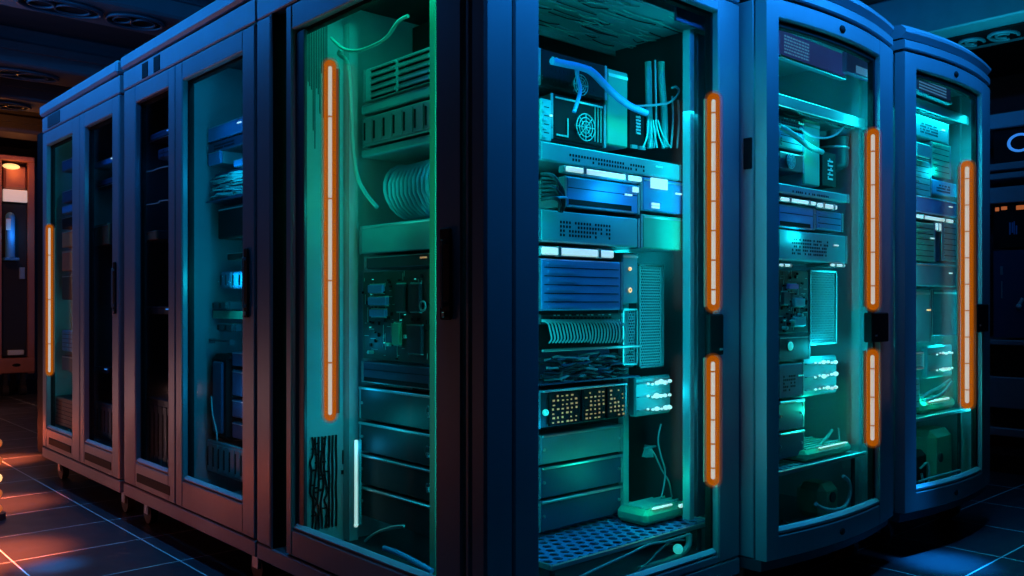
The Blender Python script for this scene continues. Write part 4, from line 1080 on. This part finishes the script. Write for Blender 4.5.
server('R', (914, 930, 289, 343, e2), .28, 'tall teal cabinet unit left of the navy panel' + IE, 'teal', 'plain', 'warm_led', 'power_module', cat='electronics')
server('R', (933, 957, 289, 336, e2), .28, 'tall navy unit with a pale rim' + IE, 'navy', 'plain', None, 'power_module', cat='electronics')
led_cluster('R', (932, 957, 345, 378, e2), 'white lamp cluster on a teal plate in the rightmost bow-fronted cabinet', 2, 9)
mesh_panel('R', (914, 924, 352, 370, e1), 'small grey mesh panel left of the rightmost lamp cluster', m='grey')
server('R', (914, 920, 378, 408, e2), .28, 'narrow teal module low down' + IE, 'teal', 'lines', None, 'power_module', ear=False, cat='electronics')
for i, pts in enumerate((((922, 398), (930, 392), (940, 387), (950, 380)), ((924, 401), (934, 398), (944, 392), (952, 382)))):
    cable('cable', [PR(*q, e2 - .02 - .02 * i) for q in pts], .007, 'cabletel', ('upper', 'lower')[i] + ' strand of the teal cable pair below the rightmost lamp cluster', 'forked cables')
tz = .50
tray(2.12, xe - .02, -.05, .45, tz, 'teal tray with honeycomb holes low in the rightmost cabinet', 'teal')
t = thing('router', 'flat ribbed router on the honeycomb tray of the rightmost cabinet', 'router', (R(922, .0), .0, tz + .0125)); w = .36
P('case', MB().box(0, w, 0, .24, .004, .05, 0, .014), 'green', t)
P('indicator_light', MB().box(w * .2, w * .8, -.002, .01, .046, .054, 0, .003), 'white_led', t)
r_ = MB()
for k in range(6): r_.box(w * .1, w * .9, .04 + k * .03, .05 + k * .03, .05, .056, 0, .002)
P('rib', r_, 'copper', t)
for u in (.01, w - .03): P('foot', MB().box(u, u + .02, .02, .22, 0, .004), 'rubber', t)
t = thing('power_adapter', 'dark adapter with a pale looped cable, lower left of the rightmost cabinet', 'power adapter', (R(914, .0), .0, .187))
P('case', MB().box(0, .14, 0, .10, 0, .17, 0, .02), 'black', t)
P('adapter_cable', MB().tube([(.05, -.004, .10), (.09, -.02, .12), (.10, -.02, .05), (.06, -.02, .03), (.05, -.01, .08)], .005, 6), 'cablegrey', t)
t = thing('power_adapter', 'broad dark green adapter under the tray of the rightmost cabinet', 'power adapter', (R(934, .0), .0, .187))
P('case', MB().box(0, .22, 0, .14, 0, .24, 0, .03), 'green', t); P('socket', MB().cyl((.065, -.006, .12), (.065, .002, .12), .02, 14), 'dark', t)
cable('cable', [PR(*q, -.07) for q in ((918, 482), (930, 478), (945, 474), (960, 470))], .005, 'cablegrey', 'long cable lying along the sill of the rightmost cabinet')

# ================================================================== BACKGROUND
# shelving rack beyond the right aisle
XR = 4.15
def YR(px): return (XR - CX) / math.tan(ang(px)) + CY
yk = .95; yf_ = -1.6
t = rack = thing('equipment_rack', 'tall dark open rack beyond the rightmost cabinet', 'rack', (XR, yf_, 0))
Wd = yk - yf_
zs = lambda py: Z(py, XR, YR(1005))
P('upright', MB().box(0, .05, 0, .05, 0, 2.12, 0, .004).box(.65, .70, 0, .05, 0, 2.12, 0, .004), 'black', t)
P('upright', MB().box(0, .05, Wd - .05, Wd, 0, 2.12, 0, .004).box(.65, .70, Wd - .05, Wd, 0, 2.12, 0, .004), 'black', t)
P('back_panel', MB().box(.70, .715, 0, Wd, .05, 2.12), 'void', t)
for a, b in ((128, 113), (170, 163), (179, 173), (203, 187), (345, 340), (408, 377), (436, 428)):
    P('shelf', MB().box(-.012, .66, .052, Wd - .052, zs(a), zs(b), 0, .004), 'frame', t)
P('kick_board', MB().box(.04, .06, .052, Wd - .052, .0, .10), 'black', t)
o = MB()
def rack_unit(label, px0, px1, a, b, body, parts, name='rack_unit', cat='electronics'):
    y0_, y1_ = max(yf_ + .06, YR(px1)), min(yk - .06, YR(px0))
    z0_, z1_ = zs(b) + .002, zs(a) - .002
    t = thing(name, label, cat, (XR + .02, y1_, z0_), -PI / 2)
    w, h = y1_ - y0_, z1_ - z0_
    P('chassis', MB().box(0, w, .01, .45, 0, h, 0, .004), 'void', t)
    f = P('faceplate', MB().box(0, w, 0, .01, 0, h, 0, .002), body, t)
    for (nm_, m, fn) in parts: P(nm_, fn(w, h), m, t)
    return t
px_w = L
def off(px): return min(yk - .06, YR(992)) - YR(px)
rack_unit('black unit with a glowing blue ring, second shelf from the top of the open rack', 992, 1040, 129, 162, 'black', [
    ('ring_light', 'blue_led', lambda w, h: MB().torus((off(1019), -.006, h * .55), (0, 1, 0), .047, .007, 30, 8, 0, 1.25, 1))])
rack_unit('black unit with a row of small orange lights in the open rack', 992, 1040, 204, 248, 'black', [
    ('indicator_light', 'red_led', lambda w, h: MB().box(off(994), off(998), -.004, 0, h * .86, h * .95, 0, .002).box(off(1000), off(1006), -.004, 0, h * .88, h * .96, 0, .002).box(off(1015), off(1024), -.004, 0, h * .86, h * .96, 0, .002)),
    ('printed_lettering', 'blue', lambda w, h: MB().box(off(1008), off(1009.5), -.002, 0, h * .3, h * .58).box(off(1010.5), off(1012), -.002, 0, h * .34, h * .58).box(off(1012.5), off(1013.5), -.002, 0, h * .3, h * .6).box(off(1014.5), off(1016), -.002, 0, h * .3, h * .5))])
rack_unit('wide navy unit with switches in the middle of the open rack', 992, 1040, 250, 338, 'navy', [
    ('switch', 'pale', lambda w, h: MB().cyl((off(1018), -.004, h * .37), (off(1022), -.004, h * .45), .010, 10).ball((off(1018), -.005, h * .36), .016, 10)),
    ('slider', 'grey', lambda w, h: MB().box(off(999), off(1002), -.006, 0, h * .72, h * .82, 0, .002).box(off(1000), off(1001.5), -.006, 0, h * .45, h * .65, 0, .001))])
rack_unit('plain black unit below the wide navy unit of the open rack', 992, 1040, 346, 376, 'black', [])
rack_unit('low black unit under the broad blue shelf of the open rack', 992, 1040, 409, 427, 'black', [])

# tall cabinet at the far end of the left aisle, warm lit
px_y = 8.85
def XF(px): return (px_y - CY) * math.tan(ang(px)) + CX
xL, xRr = XF(-14), XF(35)
t = thing('server_cabinet', 'distant rust-brown cabinet at the end of the left aisle, at the left edge', 'cabinet', (xL, px_y, 0), 0, 'server cabinets')
zf = lambda py: Z(py, XF(16), px_y)
W = xRr - xL
P('side_post', MB().box(0, XF(2) - xL, 0, .05, zf(374), 2.5, 0, .006), 'rust', t)
P('side_post', MB().box(XF(28) - xL, W, 0, .05, zf(374), 2.5, 0, .006), 'rust', t)
P('top_board', MB().box(0, W, .0, .6, 2.5, 2.56, 0, .01), 'rust', t)
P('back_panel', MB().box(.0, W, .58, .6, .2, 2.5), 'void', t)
P('base', MB().box(0, W, -.02, .58, zf(373), zf(358), 0, .01), 'rust', t, None)
P('base_lock', MB().ball((XF(16) - xL, -.02, zf(365)), .03, 10, 0, (1.4, .4, .6)), 'black', t)
P('lit_shelf', MB().box(XF(4) - xL, XF(27) - xL, .0, .3, zf(189), zf(166), 0, .02), 'rust', t)
P('ceiling_lamp', MB().ball((XF(11) - xL, -.01, zf(167)), .07, 14, 0, (1.2, .4, .45)), 'warm_led', t)
P('lit_sign', MB().box(XF(3) - xL, XF(27) - xL, -.02, .02, zf(202), zf(190), 0, .004), 'white_sign', t)
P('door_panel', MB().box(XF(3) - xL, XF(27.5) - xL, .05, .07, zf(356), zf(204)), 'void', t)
P('drawer', MB().box(XF(8) - xL, XF(24) - xL, -.01, .05, zf(355), zf(350), 0, .006), 'pale', t)
P('switch_plate', MB().box(XF(20) - xL, XF(26) - xL, .03, .05, zf(279), zf(267), 0, .006), 'grey', t)
for x in (XF(7) - xL, XF(25) - xL): P('caster', MB().cyl((x - .03, .1, .06), (x + .03, .1, .06), .06, 16).box(x - .02, x + .02, .06, .14, .06, zf(373) - .001), 'rubber', t)
for x in (XF(7) - xL, XF(25) - xL): P('caster', MB().cyl((x - .03, .5, .06), (x + .03, .5, .06), .06, 16).box(x - .02, x + .02, .46, .54, .06, zf(373) - .001), 'rubber', t)
x = XF(9.5)
t = thing('blue_cylinder', 'tall bright blue gas cylinder in the doorway of the distant rust-brown cabinet', 'cylinder', (x, px_y - .03, zf(258)))
hh = zf(213) - zf(258)
P('cylinder_body', MB().cyl((0, 0, .0), (0, 0, hh * .9), .045, 18).ball((0, 0, hh * .9), .045, 16, 0, (1, 1, 1.1)), 'cableblue', t)
P('cylinder_tag', MB().box(-.05, -.005, -.052, -.046, hh * .6, hh * .85, 0, .002), 'pale', t)
P('mounting_foot', MB().box(-.06, .08, -.04, .075, -.03, 0, 0, .004), 'blue', t)
# post of lamps made up for the blurred red glow at the left edge
pz = Vector((-1.02, 1.62, 0))
lat = lambda px, dp: (CX + (px - 512) / FPX * dp * CS + dp * SN, CY - (px - 512) / FPX * dp * SN + dp * CS)
bx, by = lat(-6.5, 4.0)
t = thing('glow_post', 'added low post of lamps standing in for the blurred red glow, left edge', 'lamp', (bx, by, 0))
P('post_base', MB().cyl((0, 0, 0), (0, 0, .03), .05, 18), 'dark', t)
P('post_body', MB().box(-.018, .018, -.018, .018, .03, .42, 0, .006), 'rust', t)
for z, m in ((.05, 'red_led'), (.12, 'red_led'), (.19, 'warm_led'), (.27, 'red_led'), (.35, 'red_led')):
    P('lamp_globe', MB().ball((.012, -.012, z), .022, 12), m, t)

# ================================================================== LIGHT
def area(name, loc, size, energy, col, rot=(0, 0, 0), sy=None, spread=None):
    l = bpy.data.lights.new(name, 'AREA'); l.energy = energy; l.color = col; l.size = size
    if sy: l.shape = 'RECTANGLE'; l.size_y = sy
    if spread: l.spread = math.radians(spread)
    o = bpy.data.objects.new(name, l); C.objects.link(o); o.location = loc; o.rotation_euler = rot
    return o
def point(name, loc, energy, col, r=.05):
    l = bpy.data.lights.new(name, 'POINT'); l.energy = energy; l.color = col; l.shadow_soft_size = r
    o = bpy.data.objects.new(name, l); C.objects.link(o); o.location = loc
    return o
def spotl(name, loc, target, energy, col, deg, blend=.9, r=.05):
    l = bpy.data.lights.new(name, 'SPOT'); l.energy = energy; l.color = col; l.spot_size = math.radians(deg); l.spot_blend = blend; l.shadow_soft_size = r
    o = bpy.data.objects.new(name, l); C.objects.link(o); o.location = loc
    o.rotation_euler = (Vector(target) - Vector(loc)).to_track_quat('-Z', 'Y').to_euler()
    return o
BLUE, TEAL, GREEN, CYAN, ORG, PINK = (.008, .27, 1.0), (.004, .64, .74), (.004, .80, .50), (.004, .46, .88), (1.0, .30, .06), (1.0, .48, .45)
# unseen lights without fittings over both aisles, slim downlights added to brighten the sills
area('aisle_light_left', (-.72, 3.3, 2.45), .10, 23, BLUE, (0, math.radians(-82), 0), 3.4, 140)
area('aisle_light_right', (1.4, -.80, 2.45), 2.6, 38, BLUE, (math.radians(86), 0, 0), .10, 140)
area('sill_fill_left', (-.05, 1.9, 2.66), .06, 7, (.01, .36, 1.0), (0, 0, 0), 3.6, 60)
area('sill_fill_right', (1.5, -.19, 2.66), 2.8, 7, (.01, .36, 1.0), (0, 0, 0), .06, 60)
# warm lamps low in the left aisle
point('warm_floor_light', (-1.5, 4.25, .25), 6, PINK, .06); point('warm_floor_light', (-1.5, 5.75, .25), 10, PINK, .06)
for dp_, en_ in ((3.5, 2.2), (5.6, 3.0)):
    rx_, ry_ = lat(-26, dp_); point('red_lamp', (rx_, ry_, .14), en_, (1.0, .13, .04), .06)
point('far_warm_lamp', (.3, 7.6, 2.35), 12, ORG, .1)
point('far_shelf_fill', (XF(16), 8.70, zf(172)), 1.4, ORG, .05)  # added only to brighten the orange shelf
point('far_blue_fill', (XF(13), 8.68, zf(236)), .7, (.03, .4, 1.0), .03)  # added only so the cylinder looks lit blue
point('far_floor_lamp', (.2, 7.6, .5), 4, PINK, .1)
# sourceless fills added to brighten the flanks of the bow-fronted cabinets
area('flank_fill', (.80, -.055, 1.05), 1.3, 1.8, TEAL, (0, math.radians(-90), 0), .03)
area('flank_fill', (1.972, -.078, 1.25), 1.5, .35, (.006, .30, 1.0), (0, math.radians(-90), 0), .02)
# corner cabinet
area('cabinet_light_green', (.10, .60, 1.95), .10, 1.6, GREEN, (0, 0, 0), .6)
point('cabinet_light_green_low', (.09, .80, .60), .35, TEAL, .03)
point('cabinet_light_green_mid', (.08, .80, 1.30), .5, GREEN, .03)
for z in (.86, .70, .52): point('cabinet_light_bar', (.185, .86, z), .10, CYAN, .03)
def strip(name, x, y, z, turn, energy, col, ln=1.5): area(name, (x, y, z), .03, energy, col, (PI / 2, 0, math.radians(turn)), ln)  # unseen fill added to even out the light inside the cabinets
strip('cabinet_strip_green', .065, .19, 1.35, -30, 1.5, GREEN, .9)
strip('cabinet_strip_teal', .065, .19, .70, -30, .7, TEAL, .6)
strip('cabinet_strip_front', .20, .062, 1.15, -35, 2.6, TEAL, 1.5)
strip('cabinet_strip_front', .90, .066, 1.25, 35, 1.3, TEAL, 1.2)
strip('cabinet_strip_wide', .055, 1.28, 1.2, -50, 5.0, CYAN, 1.3)
for xa_, xb_, y_ in ((1.12, 1.90, -.062), (2.15, 2.87, -.078)):
    strip('cabinet_strip_bow', xa_, y_, 1.15, -45, 3.8, TEAL, 1.4); strip('cabinet_strip_bow', xb_, y_, 1.15, 45, 3.4, TEAL, 1.4)
area('cabinet_light_front', (.62, .09, 1.60), .7, 2.0, TEAL, (0, 0, 0), .04)
point('cabinet_light_top', (.66, .085, 1.60), .3, TEAL, .03)
point('cabinet_light_mid', (.60, .065, 1.32), .7, CYAN, .03)
point('cabinet_light_side', (.96, .40, 1.15), 1.0, TEAL, .03)
point('cabinet_light_cluster', (.885, .15, .70), .4, TEAL, .02)
point('cabinet_light_low', (.80, .14, .42), .7, GREEN, .02)
point('cabinet_light_blank', (.45, .14, .62), .3, CYAN, .03)
# wide window and the others of the left row
area('cabinet_light_wide', (.09, 1.60, 1.97), .06, 1.0, CYAN, (0, 0, 0), .5)
point('cabinet_light_wide_high', (.08, 1.66, 1.50), .5, CYAN, .03)
point('cabinet_light_wide_mid', (.08, 1.66, 1.08), 1.0, TEAL, .03)
point('cabinet_light_wide_low', (.08, 1.6, .62), .4, CYAN, .03)
point('cabinet_light_narrow', (.12, 2.2, 1.6), .25, BLUE, .03)
strip('cabinet_strip_far', .052, 3.34, 1.15, -18, 1.6, TEAL, 1.5)
point('cabinet_light_far_dark', (.10, 2.85, 1.6), .5, CYAN, .03)
# bow-fronted cabinets
for x, y, s in ((1.47, -.01, 1.0), (2.45, -.03, 1.15)):
    area('cabinet_light_top', (x, y, 1.78), .6, 3.5 * s, TEAL, (0, 0, 0), .06)
    point('cabinet_light_high', (x + .05, y, 1.55), 1.0 * s, TEAL, .03)
    point('cabinet_light_mid', (x - .08, y - .01, 1.22), 1.3 * s, TEAL, .03)
    point('cabinet_light_cluster', (x + .18, y + .03, .82), 1.2 * s, TEAL, .02)
    point('cabinet_light_low', (x + .10, y + .03, .60), .9 * s, GREEN, .02)
# unseen spots added for blue floor pools, and a wash on the ceiling panel
fx, fy = lat(946, 3.34)
spotl('floor_spot_right', (fx, fy - .02, 2.5), (fx, fy, 0), 1900, (.004, .26, .9), 9, 1.0)
for dp_ in (3.45, 4.3, 5.5):
    fx, fy = lat(-4, dp_)
    spotl('red_floor_spot', (fx, fy, 1.0), (fx, fy, 0), 420, (1.0, .14, .045), 36, 1.0)  # unseen, added to redden the floor without lighting the cabinets
fx, fy = lat(52, 3.30)
spotl('floor_spot_left', (fx - .2, fy - .4, 2.4), (fx, fy, 0), 900, (.01, .36, 1.0), 6, 1.0)
area('ceiling_wash', (4.2, .2, 2.2), .5, 5, (.02, .5, .8), (PI, 0, 0), 1.2)
area('back_aisle_light', (3.6, .2, 2.60), .3, 2.2, (.02, .30, .8), (0, 0, 0), 1.6)

w = bpy.data.worlds.new('World'); bpy.context.scene.world = w; w.use_nodes = True
w.node_tree.nodes['Background'].inputs['Color'].default_value = (.02, .10, .30, 1)
w.node_tree.nodes['Background'].inputs['Strength'].default_value = .02

# ================================================================== CAMERA
cd = bpy.data.cameras.new('camera'); cam = bpy.data.objects.new('camera', cd); C.objects.link(cam)
cam.location = (CX, CY, CH); cam.rotation_euler = (PI / 2, 0, -YAW)
cd.sensor_width = 36; cd.lens = FPX / 1024 * 36; cd.shift_y = 15 / 1024; cd.clip_start = .05
sc = bpy.context.scene; sc.camera = cam
vs = sc.view_settings; vs.view_transform = 'Standard'; vs.look = 'None'; vs.gamma = 1; vs.exposure = 0; vs.use_curve_mapping = False
sc.cycles.use_denoising = True
sc.cycles.transparent_max_bounces = 16
sc.cycles.max_bounces = 8
